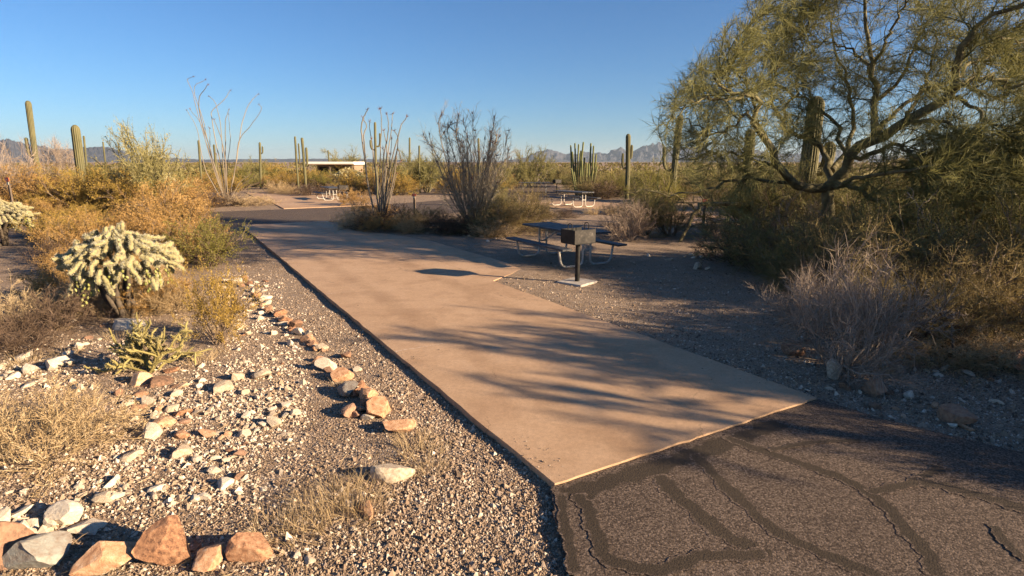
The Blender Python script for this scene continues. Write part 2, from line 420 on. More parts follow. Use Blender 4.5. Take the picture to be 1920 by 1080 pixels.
MAT['tan_wall'] = paint('tan_block_wall', (.30, .20, .13), .9, 0, .12, 3)
MAT['dark_open'] = paint('dark_opening', (.02, .018, .016), .8, 0, .2, 3)

# ---------------------------------------------------------------- site layout: s along the pad, e across it
A0, B0, C0 = G(1040, 915), G(1530, 752), G(452, 424)
D = nrm(C0 - A0); E = np.array([D[1], -D[0]])
PADL = float(np.linalg.norm(C0 - A0)); PADW = float(np.dot(B0 - A0, E))
def L2W(s, e): return A0 + D * s + E * e
def W2L(p): r = np.asarray(p)[..., :2] - A0; return r @ D, r @ E
def wave(x, y):
    return (np.sin(x * 1.9 + 1.3 * np.sin(y * .9)) * np.cos(y * 2.3 + .7) + .6 * np.sin(x * 5.1 + y * 3.7) * np.sin(y * 4.3 - x * 2.2)) / 1.6
def sstep(a, b_, v): q_ = np.clip((v - a) / (b_ - a), 0, 1); return q_ * q_ * (3 - 2 * q_)
def gz(x, y):
    x = np.asarray(x, float); y = np.asarray(y, float); rx, ry = x - A0[0], y - A0[1]; s_ = rx * D[0] + ry * D[1]; e_ = rx * E[0] + ry * E[1]
    fill = sstep(PADW - .25, PADW + .05, e_) * (1 - sstep(7, 10, e_)) * sstep(-.4, .6, s_) * (1 - sstep(17, 19.5, s_))     # gravel raked up level with the pad
    return -.022 + .047 * fill + .016 * wave(x, y) * (1 - .45 * fill)
def ground_z(p): return float(gz(p[0], p[1]))

# ---- ground sheet to the horizon
n = 300
u = np.linspace(-1, 1, n); gx = 4.0 * np.sinh(u * 9.2); gy = 6 + 4.0 * np.sinh(u * 9.2)
X, Y = np.meshgrid(gx, gy, indexing='ij')
Z = gz(X, Y)
ii, jj = np.meshgrid(np.arange(n - 1), np.arange(n - 1), indexing='ij'); bI = (ii * n + jj).ravel()
mb = MB().add(np.stack([X, Y, Z], -1), np.stack([bI, bI + n, bI + n + 1, bI + 1], -1))
tag(mb.build('ground', MAT['ground'], smooth=True), kind='structure')

def slab(name, poly, z, thick, mat, parent=None, bev=0.0):
    bm = bmesh.new(); vs_ = [bm.verts.new((p[0], p[1], z)) for p in poly]
    f = bm.faces.new(vs_); bm.normal_update()
    if f.normal.z < 0: f.normal_flip()
    ex = bmesh.ops.extrude_face_region(bm, geom=[f])
    ev = [g for g in ex['geom'] if isinstance(g, bmesh.types.BMVert)]
    bmesh.ops.translate(bm, verts=ev, vec=(0, 0, 0))
    bmesh.ops.translate(bm, verts=[v for v in bm.verts if v not in set(ev)], vec=(0, 0, -thick))
    if bev > 0:
        top = [e for e in bm.edges if all(abs(v.co.z - z) < 1e-6 for v in e.verts)]
        bmesh.ops.bevel(bm, geom=top, offset=bev, segments=2, affect='EDGES', profile=.5)
    bmesh.ops.triangulate(bm, faces=[f for f in bm.faces if len(f.verts) > 4])
    bmesh.ops.recalc_face_normals(bm, faces=bm.faces)
    mb = MB(); bm_add(mb, bm)
    return mb.build(name, mat, parent)
def ragged(pts, amp, step, rng=RNG):
    out = []
    for a, b_ in zip(pts, pts[1:]):
        a, b_ = np.array(a), np.array(b_); k = max(1, int(np.linalg.norm(b_ - a) / step)); nn = np.array([-(b_ - a)[1], (b_ - a)[0]]); nn = nn / (np.linalg.norm(nn) + 1e-9)
        for i in range(k): out.append(a + (b_ - a) * i / k + nn * rng.normal(0, amp) * (i > 0))
    return out
# near road, flaring to the pad
lft = [(0, -.03), (-.3, -.2), (-.8, -.42), (-1.4, -.95), (-2.1, -2.2), (-2.5, -4.2), (-2.7, -9)]
rgt = [(-2.9, 40), (-2.9, 12), (-2.75, 7.5), (-2.35, 5.0), (-1.9, 3.9), (-1.4, 3.42), (-.6, 3.15), (0, PADW + .02)]
le_ = np.array(lft[::-1], float); re_ = np.array(rgt[::-1], float)
def s_top(e):
    if e < -.03: return float(np.interp(e, le_[:, 1], le_[:, 0]))
    if e > PADW: return float(np.interp(e, re_[:, 1], re_[:, 0]))
    return 0.0
cols = np.r_[-60, -40, -25, -15, np.linspace(-10, -2.2, 40), np.linspace(-2.15, -.03, 80), np.linspace(0, PADW, 14), np.linspace(PADW + .02, 3.5, 50), np.linspace(3.55, 9, 60), 11, 14, 20, 30, 45, 60]
rows = np.r_[0, .004, .02, .06, .15, .3, .5, .8, 1.2, 1.8, 2.6, 3.6, 5, 6.5, 8]
V = []
for e_ in cols:
    st_ = s_top(e_) + (RNG.normal(0, .012) if not -.03 <= e_ <= PADW else -.001)
    V.append([*L2W(st_, e_), -.07])
    for r_ in rows: V.append([*L2W(st_ - r_ * (1 + .0), e_), .02])
k = len(rows) + 1; nc = len(cols); ii, jj = np.meshgrid(np.arange(nc - 1), np.arange(k - 1), indexing='ij'); b_ = (ii * k + jj).ravel()
road = tag(MB().add(V, np.stack([b_, b_ + 1, b_ + k + 1, b_ + k], -1)).build('asphalt_road', MAT['asphalt']), kind='structure')
# sealed cracks: thin ragged bands lying on the road
def band(px, w0, z):
    pts = smooth_path([list(G(*p)) + [0] for p in px], len(px) * 60)[:, :2]
    tg = nrm(np.gradient(pts, axis=0)); nn = np.stack([-tg[:, 1], tg[:, 0]], -1); k = len(pts)
    ph = RNG.random(8) * TAU; x_ = np.arange(k)
    def edge_(o): return w0 * (.5 + .10 * np.sin(x_ * .071 + ph[o]) + .08 * np.sin(x_ * .19 + ph[o + 1]) + .03 * np.sin(x_ * .47 + ph[o + 2])) + RNG.normal(0, .0016, k)
    wl = edge_(0); wr = edge_(4)
    cols_ = [pts + nn * (wl * 1.35)[:, None], pts + nn * (wl * .55)[:, None], pts - nn * (wr * .55)[:, None], pts - nn * (wr * 1.35)[:, None]]
    V = np.concatenate([np.c_[q_, np.full(k, z)] for q_ in cols_]); i = np.arange(k - 1)
    end = np.clip(np.minimum(x_, k - 1 - x_) / 12.0, 0, 1); r_ = np.concatenate([np.ones(k), 1 - end, 1 - end, np.ones(k)])
    Q = np.concatenate([np.stack([i + (j + 1) * k, i + (j + 1) * k + 1, i + j * k + 1, i + j * k], -1) for j in range(3)])
    return MB().add(V, Q, None, r_).build('sealed_crack', MAT['sealant'], road)
bands = [([(1052, 940), (1150, 905), (1260, 870), (1380, 828), (1470, 795)], .20), ([(1230, 895), (1262, 925), (1333, 989), (1400, 1030), (1450, 1048)], .13),
         ([(1300, 855), (1325, 880), (1379, 934), (1452, 998), (1544, 1044), (1660, 1090)], .10), ([(1355, 822), (1452, 858), (1544, 888), (1631, 930), (1682, 980), (1737, 1044), (1760, 1090)], .10),
         ([(1625, 928), (1690, 916), (1730, 900), (1765, 878)], .08), ([(1720, 908), (1773, 918), (1865, 943), (1935, 965)], .12),
         ([(1082, 930), (1102, 960), (1118, 1005), (1141, 1053), (1223, 1074), (1333, 1049), (1440, 1046)], .10), ([(1050, 930), (1062, 1000), (1080, 1085)], .07),
         ([(1860, 990), (1890, 1030), (1930, 1060)], .06), ([(1440, 850), (1520, 835), (1620, 830)], .05)]
for i, (px, w0) in enumerate(bands): band(px, w0 * .88, .0213 + .0005 * i)

# concrete pads made of slabs
PAD_Z = .036
pad = tag(empty('concrete_pad', (0, 0, 0)), kind='structure')
cuts = [0, 3.38, 6.95, 10.45, 13.9, 17.1, PADL]
for a, b_ in zip(cuts, cuts[1:]):
    g0 = .0 if a == 0 else .0006; g1 = .0006
    L_ = ragged([L2W(a + g0, 0), L2W(b_ - g1, 0)], .004, .25); R_ = ragged([L2W(b_ - g1, PADW), L2W(a + g0, PADW)], .004, .25)
    F_ = ragged([L2W(a + g0, PADW), L2W(a + g0, 0)], .005 if a == 0 else .001, .10)
    slab('slab', L_ + [L2W(b_ - g1, 0)] + R_ + [L2W(a + g0, PADW)] + (F_[1:] if a == 0 else []), PAD_Z, .11, MAT['concrete'], pad, 0)
slab('slab', [L2W(6.55, PADW + .012), L2W(7.0, PADW + .7), L2W(7.35, PADW + 1.1), L2W(8.2, PADW + 1.25), L2W(12.5, PADW + 1.2), L2W(14.6, PADW + .7), L2W(16.2, PADW + .012)], PAD_Z - .002, .11, MAT['concrete'], pad, 0)
for s_, e0, e1 in ((3.38, .01, .95), (6.95, .02, .75)):
    k = 26; ee = np.linspace(e0, e1, k); wv = .010 * (1 - np.linspace(0, .8, k)) * RNG.uniform(.4, 1.3, k); ctr = RNG.normal(0, .004, k)
    a = np.array([L2W(s_ + c_ + w_, e_) for e_, w_, c_ in zip(ee, wv, ctr)]); b_ = np.array([L2W(s_ + c_ - w_, e_) for e_, w_, c_ in zip(ee, wv, ctr)])
    V = np.concatenate([np.c_[a, np.full(k, PAD_Z + .002)], np.c_[b_, np.full(k, PAD_Z + .002)]]); i = np.arange(k - 1)
    MB().add(V, np.stack([i + k, i + k + 1, i + 1, i], -1)).build('joint_filler', MAT['filler'], pad)
# the far road bends away; the neighbouring pads
def far_s(e): return PADL + .012 + .033 * max(0.0, e - 3.2) ** 2
ee = [-10, -8, -6.5, -5, -3, -1.5] + list(np.arange(0, 40, 1.5))
V = []
for e_ in ee:
    for q in (0, .02, .25, .5, .75, .98, 1): V.append([*L2W(far_s(e_) + 7.4 * q, e_), -.06 if q in (0, 1) else .002])
ii, jj = np.meshgrid(np.arange(len(ee) - 1), np.arange(6), indexing='ij'); b_ = (ii * 7 + jj).ravel()
tag(MB().add(V, np.stack([b_, b_ + 7, b_ + 8, b_ + 1], -1)).build('far_asphalt_road', MAT['asphalt']), kind='structure')
fp = tag(empty('far_concrete_pad'), kind='structure')
for a, b_ in ((27.5, 33), (33, 38.5), (38.5, 46)):
    slab('slab', [L2W(a + .003, 2.7), L2W(b_ - .003, 2.9), L2W(b_ - .003, 7.4), L2W(a + .003, 7.2)], .012, .1, MAT['concrete'], fp, 0)
sp = tag(empty('side_concrete_pad'), kind='structure')
for a, b_ in ((10, 15), (15, 20.5), (20.5, 25)):
    slab('slab', [L2W(a + .003, 14.4), L2W(b_ - .003, 14.4), L2W(b_ - .003, 19.2), L2W(a + .003, 19.2)], .012, .1, MAT['concrete'], sp, 0)

def on_paved(p, margin=0.0):
    s, e = W2L(p)
    m_ = margin
    if -m_ < s < PADL + m_ and -m_ < e < PADW + m_: return True
    if 6.7 - m_ < s < 15.5 and e < PADW + 1.3 + m_ and e > 0: return True
    if far_s(e) - m_ < s < far_s(e) + 7.4 + m_ and e > -9: return True
    if 27.5 - m_ < s < 46 + m_ and 2.7 - m_ < e < 7.4 + m_: return True
    if 10 - m_ < s < 25 + m_ and 14.4 - m_ < e < 19.2 + m_: return True
    # near road
    if s < 0:
        le = np.interp(-s, [0, .3, .8, 1.4, 2.1, 2.5, 2.7, 2.9], [-.03, -.2, -.42, -.95, -2.2, -4.2, -9, -60])
        re = np.interp(-s, [0, .6, 1.4, 1.9, 2.35, 2.75, 2.9, 3.0], [PADW, 3.15, 3.42, 3.9, 5.0, 7.5, 12, 60])
        if le - m_ < e < re + m_ and s > -10.5: return True
    return False

# ---- far mountains and hills: relief raised along the skyline
def ridge(name, prof, R0, depth, seed, rough):
    px = np.array([p[0] for p in prof], float); py = np.array([p[1] for p in prof], float)
    na, nr = int((px[-1] - px[0]) / (1.2 if R0 > 10000 else 2.4)), 36 if R0 > 10000 else 26
    xs = np.linspace(px[0], px[-1], na); ys = np.interp(xs, px, py); ys = ys - (303 - ys) * .12 * np.array([mnoise.fractal(Vector((x * .12, seed, 0)), 1.0, 2.0, 3) for x in xs])
    V = np.zeros((na, nr, 3))
    for i, (x, y) in enumerate(zip(xs, ys)):
        r = ray(x, 303); az = math.atan2(r[0], r[1]); top = (303.3 - y) / FPX * R0 * (1.2 if R0 > 10000 else 1.0)
        for j in range(nr):
            q = j / (nr - 1); rr = R0 + (q - .55) * depth
            env = max(0, 1 - abs(q - .55) / .55) ** 1.05
            v = Vector((x * .045, q * 5.0, seed)); rd = 1 - abs(mnoise.noise(v * 1.0)) * 1.5; rd2 = mnoise.fractal(v * 3.1, 1.0, 2.0, 4)
            h = top * env * (1 + rough * (rd - .6) * (1 - env * .85) + rough * .5 * rd2 * (1.05 - env))
            V[i, j] = (math.sin(az) * rr, math.cos(az) * rr, max(h, -.5) - 1.0)
    ii, jj = np.meshgrid(np.arange(na - 1), np.arange(nr - 1), indexing='ij'); b_ = (ii * nr + jj).ravel()
    o = MB().add(V, np.stack([b_, b_ + nr, b_ + nr + 1, b_ + 1], -1)).build(name, MAT['mountain'])
    return tag(o, kind='structure')
m, t, b = nodes_of('haze_tinted_rock'); co = coords(t)
t.links.new(ramp(t, noise(t, co, .004, 6, .6), [(.035, .036, .045), (.075, .07, .078)], [.35, .65]), b.inputs['Base Color']); b.inputs['Roughness'].default_value = 1  # purple-grey rock, with the blue cast of distant haze put into its colour
MAT['mountain'] = m
ridge('mountain_range', [(930, 303), (955, 300), (985, 296.5), (1005, 289), (1018, 286), (1030, 284), (1040, 286), (1052, 290), (1060, 292), (1072, 288.5), (1082, 290.5), (1095, 288), (1110, 291), (1125, 289), (1138, 291), (1148, 285), (1158, 282.5), (1170, 284), (1178, 289.5), (1186, 287), (1200, 280.5), (1215, 279), (1226, 277.5), (1233, 274), (1242, 279), (1262, 284), (1300, 281), (1340, 290), (1400, 284), (1470, 293), (1560, 288), (1660, 296), (1800, 292), (2000, 299), (2200, 303)], 11000, 3200, 3.1, .8)
ridge('far_hill', [(-260, 292), (-160, 282), (-80, 275), (-10, 272), (30, 273), (70, 279), (110, 285), (150, 284), (172, 281), (190, 279), (212, 282), (238, 287), (262, 292), (300, 296), (380, 299), (520, 298), (640, 297), (740, 299), (830, 303)], 9500, 2600, 8.7, .35)

# ---------------------------------------------------------------- shrub prototypes: lists of (part name, mesh)
def shrub(seed, n_stem, spread, h, stem_r, k2, k3, leaf_n, leaf_s, leaf_mat, stem_mat, twig_w=.006, base_r=.12, l2=.42, l3=.2, jit=.16, tip=0.25, up=.15, flat=1.0, twig_mat=None):
    rng = np.random.default_rng(seed)
    az = rng.random(n_stem) * TAU; tilt = spread * np.sqrt(rng.random(n_stem))
    d = np.stack([np.sin(tilt) * np.cos(az), np.sin(tilt) * np.sin(az), np.cos(tilt) * flat], -1)
    rb = base_r * np.sqrt(rng.random(n_stem)); p0 = np.stack([rb * np.cos(az), rb * np.sin(az), np.full(n_stem, -.03)], -1)
    L = h * rng.uniform(.55, 1.0, n_stem)
    st = wander(p0, d, L, 7, jit, .02, rng)
    b2 = sprout(st, k2, .25, 1.0, .75, l2 * h * .5, l2 * h, 5, jit * 1.3, up, .02, rng)
    b3 = sprout(b2, k3, tip, 1.0, .7, l3 * h * .5, l3 * h, 3, .2, up * .7, .0, rng)
    sm = MB(); tubes(sm, st, stem_r, stem_r * .4, 4, rng.random(len(st))); tubes(sm, b2, stem_r * .42, stem_r * .2, 3, rng.random(len(b2)))
    fm = MB(); ribbons(fm, b3, twig_w, rng=rng)
    if leaf_n:
        idx = np.repeat(np.arange(len(b3)), leaf_n); tt = rng.uniform(.2, 1, len(idx))
        c, _ = along(b3, idx, tt); c = c + rng.normal(0, .012 * h, c.shape)
        c = c[c[:, 2] > .01]
        leaves(fm, c, leaf_s, rng=rng)
    return [('stems', sm.mesh('stems', MAT[stem_mat])), ('foliage', fm.mesh('foliage', MAT[leaf_mat]))]
def grass(seed, n, h, spread, base_r, wid, mat='straw', droop=-.25):
    rng = np.random.default_rng(seed)
    az = rng.random(n) * TAU; tilt = spread * rng.random(n) ** .7; rb = base_r * np.sqrt(rng.random(n))
    p0 = np.stack([rb * np.cos(az), rb * np.sin(az), np.full(n, -.02)], -1)
    d = np.stack([np.sin(tilt) * np.cos(az), np.sin(tilt) * np.sin(az), np.cos(tilt)], -1)
    pl = wander(p0, d, h * rng.uniform(.4, 1, n), 3, .16, droop * .4, rng)
    mb = MB(); ribbons(mb, pl, wid, rng=rng); return mb.mesh('blades', MAT[mat])

PRO = {
 'creosote': [shrub(100 + i, 26, .85, 1.0, .011, 7, 8, 6, .017, 'creo_leaf', 'stem', .005) for i in range(4)],
 'rust': [shrub(120 + i, 34, 1.15, 1.0, .009, 7, 8, 6, .017, 'rust_leaf', 'stem', .005, .16, .36, .18) for i in range(4)],
 'green': [shrub(140 + i, 28, .95, 1.0, .011, 7, 8, 6, .017, 'green_leaf', 'stem', .005) for i in range(3)],
 'dead': [shrub(160 + i, 30, 1.05, 1.0, .010, 10, 16, 0, 0, 'dead_twig', 'dead_twig', .0042, .15, .45, .24, .24) for i in range(2)],
 'bank': [shrub(210 + i, 30, 1.05, 1.0, .009, 10, 13, 3, .0105, 'bank_leaf', 'stem', .0042, .16, .45, .22, .22) for i in range(3)],
 'bankgreen': [shrub(220 + i, 26, .9, 1.0, .009, 10, 15, 3, .0095, 'bankgreen_leaf', 'stem', .004, .14, .45, .22, .22) for i in range(3)],
 'dark': [shrub(170 + i, 34, 1.25, 1.0, .010, 8, 8, 0, 0, 'dark_twig', 'dark_twig', .008, .2, .42, .24, .24) for i in range(2)],
 'strawbush': [shrub(180 + i, 60, 1.3, 1.0, .006, 7, 8, 2, .016, 'straw', 'straw', .007, .22, .36, .2, .2) for i in range(3)],
 'paloverde': [shrub(190 + i, 15, 1.05, 1.0, .014, 11, 26, 2, .014, 'pv_leaf', 'pv_bark', .0055, .08, .46, .2, .2, .1, .3) for i in range(4)],
}
NICE = {'bank': 'bank_shrub', 'bankgreen': 'olive_bank_shrub', 'creosote': 'creosote_bush', 'rust': 'bursage_shrub', 'green': 'olive_shrub', 'dead': 'dead_shrub', 'dark': 'bare_shrub', 'strawbush': 'straw_shrub', 'paloverde': 'palo_verde_tree'}
PARTN = {'paloverde': ('trunk', 'crown')}
COUNT = {}
def put(kind, xy, h, label, group, wide=1.0, rz=None, tilt=0.0, cat=None):
    k = COUNT.get(kind, 0); COUNT[kind] = k + 1
    protos = PRO[kind]; pr = protos[k % len(protos)]
    xy = np.asarray(xy, float)
    e = empty(NICE[kind], (xy[0], xy[1], ground_z(xy)), RNG.random() * TAU if rz is None else rz, (h * wide, h * wide, h))
    if tilt: e.rotation_euler[0] = tilt
    tag(e, label, cat or ('tree' if kind == 'paloverde' else 'shrub'), group)
    for nm, me in zip(PARTN.get(kind, ('stems', 'foliage')), (pr[0][1], pr[1][1])): link(nm, me, e)
    return e
def px_h(px, py_base, py_top):        # height of a thing standing at that ground spot
    g = G(px, py_base); return float(P(px, py_top, g[1])[2])
def putpx(kind, px, pyb, pyt, label, group=None, wide=1.0, cat=None):
    return put(kind, G(px, pyb), px_h(px, pyb, pyt), label, group, wide, None, 0, cat)

# ---------------------------------------------------------------- the big palo verde by the table
def limb_path(pts, Y0, n=16, seed=0):
    rng = np.random.default_rng(seed)
    q = [P(x, y, Y0 + dy) for x, y, dy in pts]
    p = smooth_path(q, n); p[1:-1] += rng.normal(0, .042, (n - 2, 3)); return p
YT = 12.4
limbs = [  # pixel polyline with depth offsets, radius at start and end
 ([(1548, 500, .1), (1552, 440, .05), (1550, 395, 0), (1552, 350, 0)], .17, .12),
 ([(1552, 352, 0), (1512, 354, -.2), (1484, 338, -.5), (1462, 316, -.7), (1450, 288, -.8), (1438, 262, -.9), (1420, 240, -1), (1421, 206, -1.1), (1414, 188, -1.2), (1394, 179, -1.3), (1365, 170, -1.5), (1340, 152, -1.7), (1352, 128, -1.8)], .095, .018),
 ([(1552, 350, 0), (1562, 320, .3), (1545, 282, .6), (1522, 264, .7), (1492, 256, .8), (1470, 236, .8), (1452, 200, .9), (1446, 160, 1.0), (1462, 110, 1.1)], .075, .015),
 ([(1552, 352, 0), (1580, 310, -.1), (1608, 278, -.3), (1644, 254, -.5), (1700, 222, -.8), (1745, 204, -1.0), (1784, 166, -1.2), (1795, 138, -1.3), (1800, 104, -1.4), (1816, 74, -1.5), (1846, 44, -1.6), (1882, 26, -1.7), (1935, 2, -1.9), (2000, -20, -2.1)], .12, .025),
 ([(1776, 172, -1.2), (1830, 146, -1.4), (1870, 150, -1.5), (1925, 162, -1.7), (1990, 150, -1.9)], .055, .015),
 ([(1766, 182, -1.1), (1800, 186, -1.6), (1832, 198, -1.9), (1850, 226, -2.1), (1885, 240, -2.2), (1930, 260, -2.3)], .04, .012),
 ([(1812, 76, -1.5), (1835, 62, -1.2), (1870, 70, -1.0), (1925, 80, -.8), (1990, 90, -.6)], .03, .01),
 ([(1640, 256, -.5), (1642, 215, 0), (1640, 180, .3), (1637, 130, .5), (1631, 80, .7), (1627, 20, .8), (1620, -50, .9), (1626, -110, 1.0)], .08, .015),
 ([(1638, 140, .5), (1610, 105, .9), (1575, 88, 1.2), (1530, 82, 1.4), (1495, 60, 1.6)], .035, .01),
 ([(1637, 118, .5), (1660, 84, .1), (1682, 38, -.2), (1700, -20, -.4), (1705, -80, -.5)], .035, .01),
 ([(1640, 190, .2), (1668, 168, .8), (1700, 130, 1.2), (1720, 70, 1.5), (1760, 20, 1.6), (1790, -40, 1.7)], .045, .012),
 ([(1552, 345, 0), (1598, 348, -.5), (1625, 362, -.9), (1660, 378, -1.2), (1700, 380, -1.5), (1760, 350, -1.8)], .06, .015),
 ([(1592, 300, -.2), (1640, 286, -.9), (1688, 270, -1.4), (1714, 294, -1.7), (1740, 326, -1.9)], .05, .012),
 ([(1510, 352, -.2), (1444, 341, -.4), (1404, 333, -.5), (1370, 344, -.6), (1330, 352, -.7), (1272, 366, -.8), (1216, 356, -.9), (1170, 362, -1.0)], .04, .008),
 ([(1424, 236, -1), (1400, 214, -.6), (1372, 244, -.2), (1332, 250, .1), (1290, 228, .3), (1245, 226, .5)], .035, .008),
 ([(1460, 314, -.7), (1412, 300, -.2), (1370, 285, .2), (1318, 290, .5), (1270, 300, .7)], .03, .008),
 ([(1418, 205, -1.1), (1400, 150, -.9), (1392, 100, -.7), (1400, 58, -.6)], .03, .008),
 ([(1394, 179, -1.3), (1350, 190, -1.7), (1310, 180, -1.9), (1280, 205, -2.0), (1245, 235, -2.1)], .025, .007),
 ([(1468, 234, .8), (1492, 160, 1.2), (1505, 90, 1.5), (1500, 40, 1.7)], .035, .008),
 ([(1700, 222, -.8), (1720, 180, -.2), (1745, 120, .3), (1765, 60, .6), (1850, 100, .9)], .04, .01),
 ([(1645, 252, -.5), (1700, 190, 1.6), (1790, 150, 2.3), (1880, 190, 2.6), (1960, 200, 2.8)], .05, .012),
 ([(1560, 320, .3), (1600, 240, 1.6), (1590, 160, 2.3), (1560, 80, 2.7), (1570, -10, 2.9)], .06, .012),
 ([(1554, 350, 0), (1700, 300, 1.5), (1830, 290, 2.2), (1940, 300, 2.6)], .05, .012),
 ([(1552, 356, 0), (1620, 330, -1.2), (1720, 320, -2.0), (1830, 330, -2.4), (1930, 350, -2.6)], .045, .012),
 ([(1700, 222, -.8), (1780, 240, -1.8), (1870, 290, -2.2), (1940, 330, -2.4)], .04, .01),
 ([(1590, 300, -.2), (1560, 230, 1.0), (1500, 180, 1.8), (1420, 150, 2.3), (1350, 170, 2.6)], .045, .01),
 ([(1785, 160, -1.2), (1830, 110, -.6), (1880, 120, -.2), (1940, 110, .2)], .035, .01),
]
pv = empty('palo_verde_tree', (*P(1548, 500, YT)[:2], 0.0))
tag(pv, 'large spreading palo verde tree with thick twisting limbs beside the picnic table', 'tree')
off = np.array(pv.location)
paths = []
for k, (pts, r0, r1) in enumerate(limbs):
    p = limb_path(pts, YT, 18, k) - off
    if k == 0:
        p[0, 2] = -.05
        p = np.vstack([np.linspace([0.0, 0.0, -.06], p[1], 8), smooth_path(p[[1, 6, 12, 17]], 10)])
    paths.append(p)
    mb = MB(); tubes(mb, p, r0, r1, 9, cap=True)
    # knots: swell the tube a little unevenly
    vv = mb.v[0]; vv += np.array([mnoise.noise_vector(Vector(v * 5.0)) for v in vv]) * (r0 * .22)
    mb.build('trunk' if k == 0 else 'limb', MAT['pv_bark'], pv, True)
rng = np.random.default_rng(77)
PL = np.stack(paths[1:])
sec = np.concatenate([sprout(PL, 18, .2, 1.0, .95, .55, 1.45, 8, .22, .12, .0, rng), sprout(PL, 7, .85, 1.0, .6, .6, 1.3, 8, .2, .1, .0, rng)])
sec = sec[sec[:, :, 2].min(1) > np.where(sec[:, -1, 0] + off[0] < 4.6, 1.05, .45)]
def inside(q):
    p_ = q + off; dz = p_[:, 2] - CAM_H; dep = p_[:, 1] * CP - dz * SP; px_ = 960 + FPX * p_[:, 0] / dep; py_ = 540 - FPX * (dz * CP + p_[:, 1] * SP) / dep
    return px_ > 1228 + np.maximum(0, py_ - 245) * .62 + np.maximum(0, 190 - py_) * .9 + rng.normal(0, 9, len(q))
sec = sec[inside(sec[:, -1])]
ter = sprout(sec, 12, .2, 1.0, .85, .25, .75, 4, .24, .08, -.02, rng)
ter = ter[ter[:, :, 2].min(1) > np.where(ter[:, -1, 0] + off[0] < 4.6, 1.2, .35)]
ter = ter[inside(ter[:, -1])]
tw = np.concatenate([sprout(ter, 19, .1, 1.0, .6, .10, .32, 3, .14, .04, -.04, rng), sprout(sec, 10, .3, 1.0, .7, .12, .35, 3, .14, .04, -.04, rng)])
mb = MB(); tubes(mb, sec, .011, .004, 4, rng.random(len(sec)) * .4); tubes(mb, ter, .0045, .0022, 3, rng.random(len(ter)) * .6)
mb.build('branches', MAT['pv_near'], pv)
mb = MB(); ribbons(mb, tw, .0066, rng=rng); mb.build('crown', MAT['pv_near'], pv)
# the fallen, arching dead limb below it
dl = empty('dead_branch', (*G(1272, 452), 0)); tag(dl, 'dead branch in shade-darkened colour arching over the gravel beneath the big palo verde', 'branch')
o_ = np.array(dl.location)
Yd = G(1272, 452)[1]
for pts, r0, r1 in (([(1272, 458, 0), (1290, 425, .1), (1306, 392, .2), (1322, 381, .3), (1372, 381, .6), (1418, 386, .9), (1448, 402, 1.1), (1470, 440, 1.2), (1480, 470, 1.2)], .05, .075),
                    ([(1306, 394, .2), (1290, 380, .1), (1270, 366, 0), (1230, 358, -.2)], .03, .008), ([(1324, 382, .3), (1330, 405, .3), (1326, 440, .2), (1340, 462, 0)], .022, .01),
                    ([(1300, 378, .2), (1304, 350, .3), (1320, 345, .3)], .015, .006)):
    p = limb_path(pts, Yd, 16, 5) - o_; mb = MB(); tubes(mb, p, r0, r1, 8, cap=True); mb.build('limb', MAT['pv_bark'], dl, True)  # darker palo verde bark puts the shade on this dead limb into its colour

# trees standing just out of view towards the sun; their crowns shade the pad and the gravel
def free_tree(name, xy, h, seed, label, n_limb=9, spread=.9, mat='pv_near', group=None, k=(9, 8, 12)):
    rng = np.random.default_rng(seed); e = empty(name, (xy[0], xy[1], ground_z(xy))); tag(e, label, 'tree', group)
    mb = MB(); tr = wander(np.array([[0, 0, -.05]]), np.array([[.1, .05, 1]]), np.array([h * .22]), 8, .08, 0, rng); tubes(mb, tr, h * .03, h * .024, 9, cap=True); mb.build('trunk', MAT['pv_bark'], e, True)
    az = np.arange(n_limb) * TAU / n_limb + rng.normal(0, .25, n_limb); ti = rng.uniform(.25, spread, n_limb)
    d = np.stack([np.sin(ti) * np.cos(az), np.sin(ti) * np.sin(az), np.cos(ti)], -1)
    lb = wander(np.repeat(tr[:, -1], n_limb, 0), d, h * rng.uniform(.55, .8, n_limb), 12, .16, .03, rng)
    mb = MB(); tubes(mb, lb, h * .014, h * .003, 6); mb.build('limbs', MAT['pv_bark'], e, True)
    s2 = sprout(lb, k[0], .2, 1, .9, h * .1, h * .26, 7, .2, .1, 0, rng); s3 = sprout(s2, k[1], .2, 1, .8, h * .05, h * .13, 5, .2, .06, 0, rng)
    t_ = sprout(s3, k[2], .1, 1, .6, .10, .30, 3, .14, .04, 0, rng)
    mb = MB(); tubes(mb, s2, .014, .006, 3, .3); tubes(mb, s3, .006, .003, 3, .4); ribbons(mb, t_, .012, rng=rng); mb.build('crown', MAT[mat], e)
    return e
free_tree('palo_verde_tree', (10.4, 2.3), 3.5, 31, 'wide palo verde tree whose shade falls across the near end of the concrete pad', 10, .95, k=(11, 8, 22))
free_tree('palo_verde_tree', (9.3, 4.1), 3.1, 33, 'open palo verde tree shading the gravel beside the near end of the pad', 8, .8, k=(10, 8, 20))
free_tree('palo_verde_tree', (9.3, 8.0), 2.8, 34, 'small palo verde tree rising just behind the brown bank shrubs', 8, .65, k=(9, 8, 18))
free_tree('palo_verde_tree', (14.5, 7.2), 4.6, 32, 'tall palo verde tree standing behind the brown shrubs at the road side', 10, 1.1, k=(9, 9, 18))

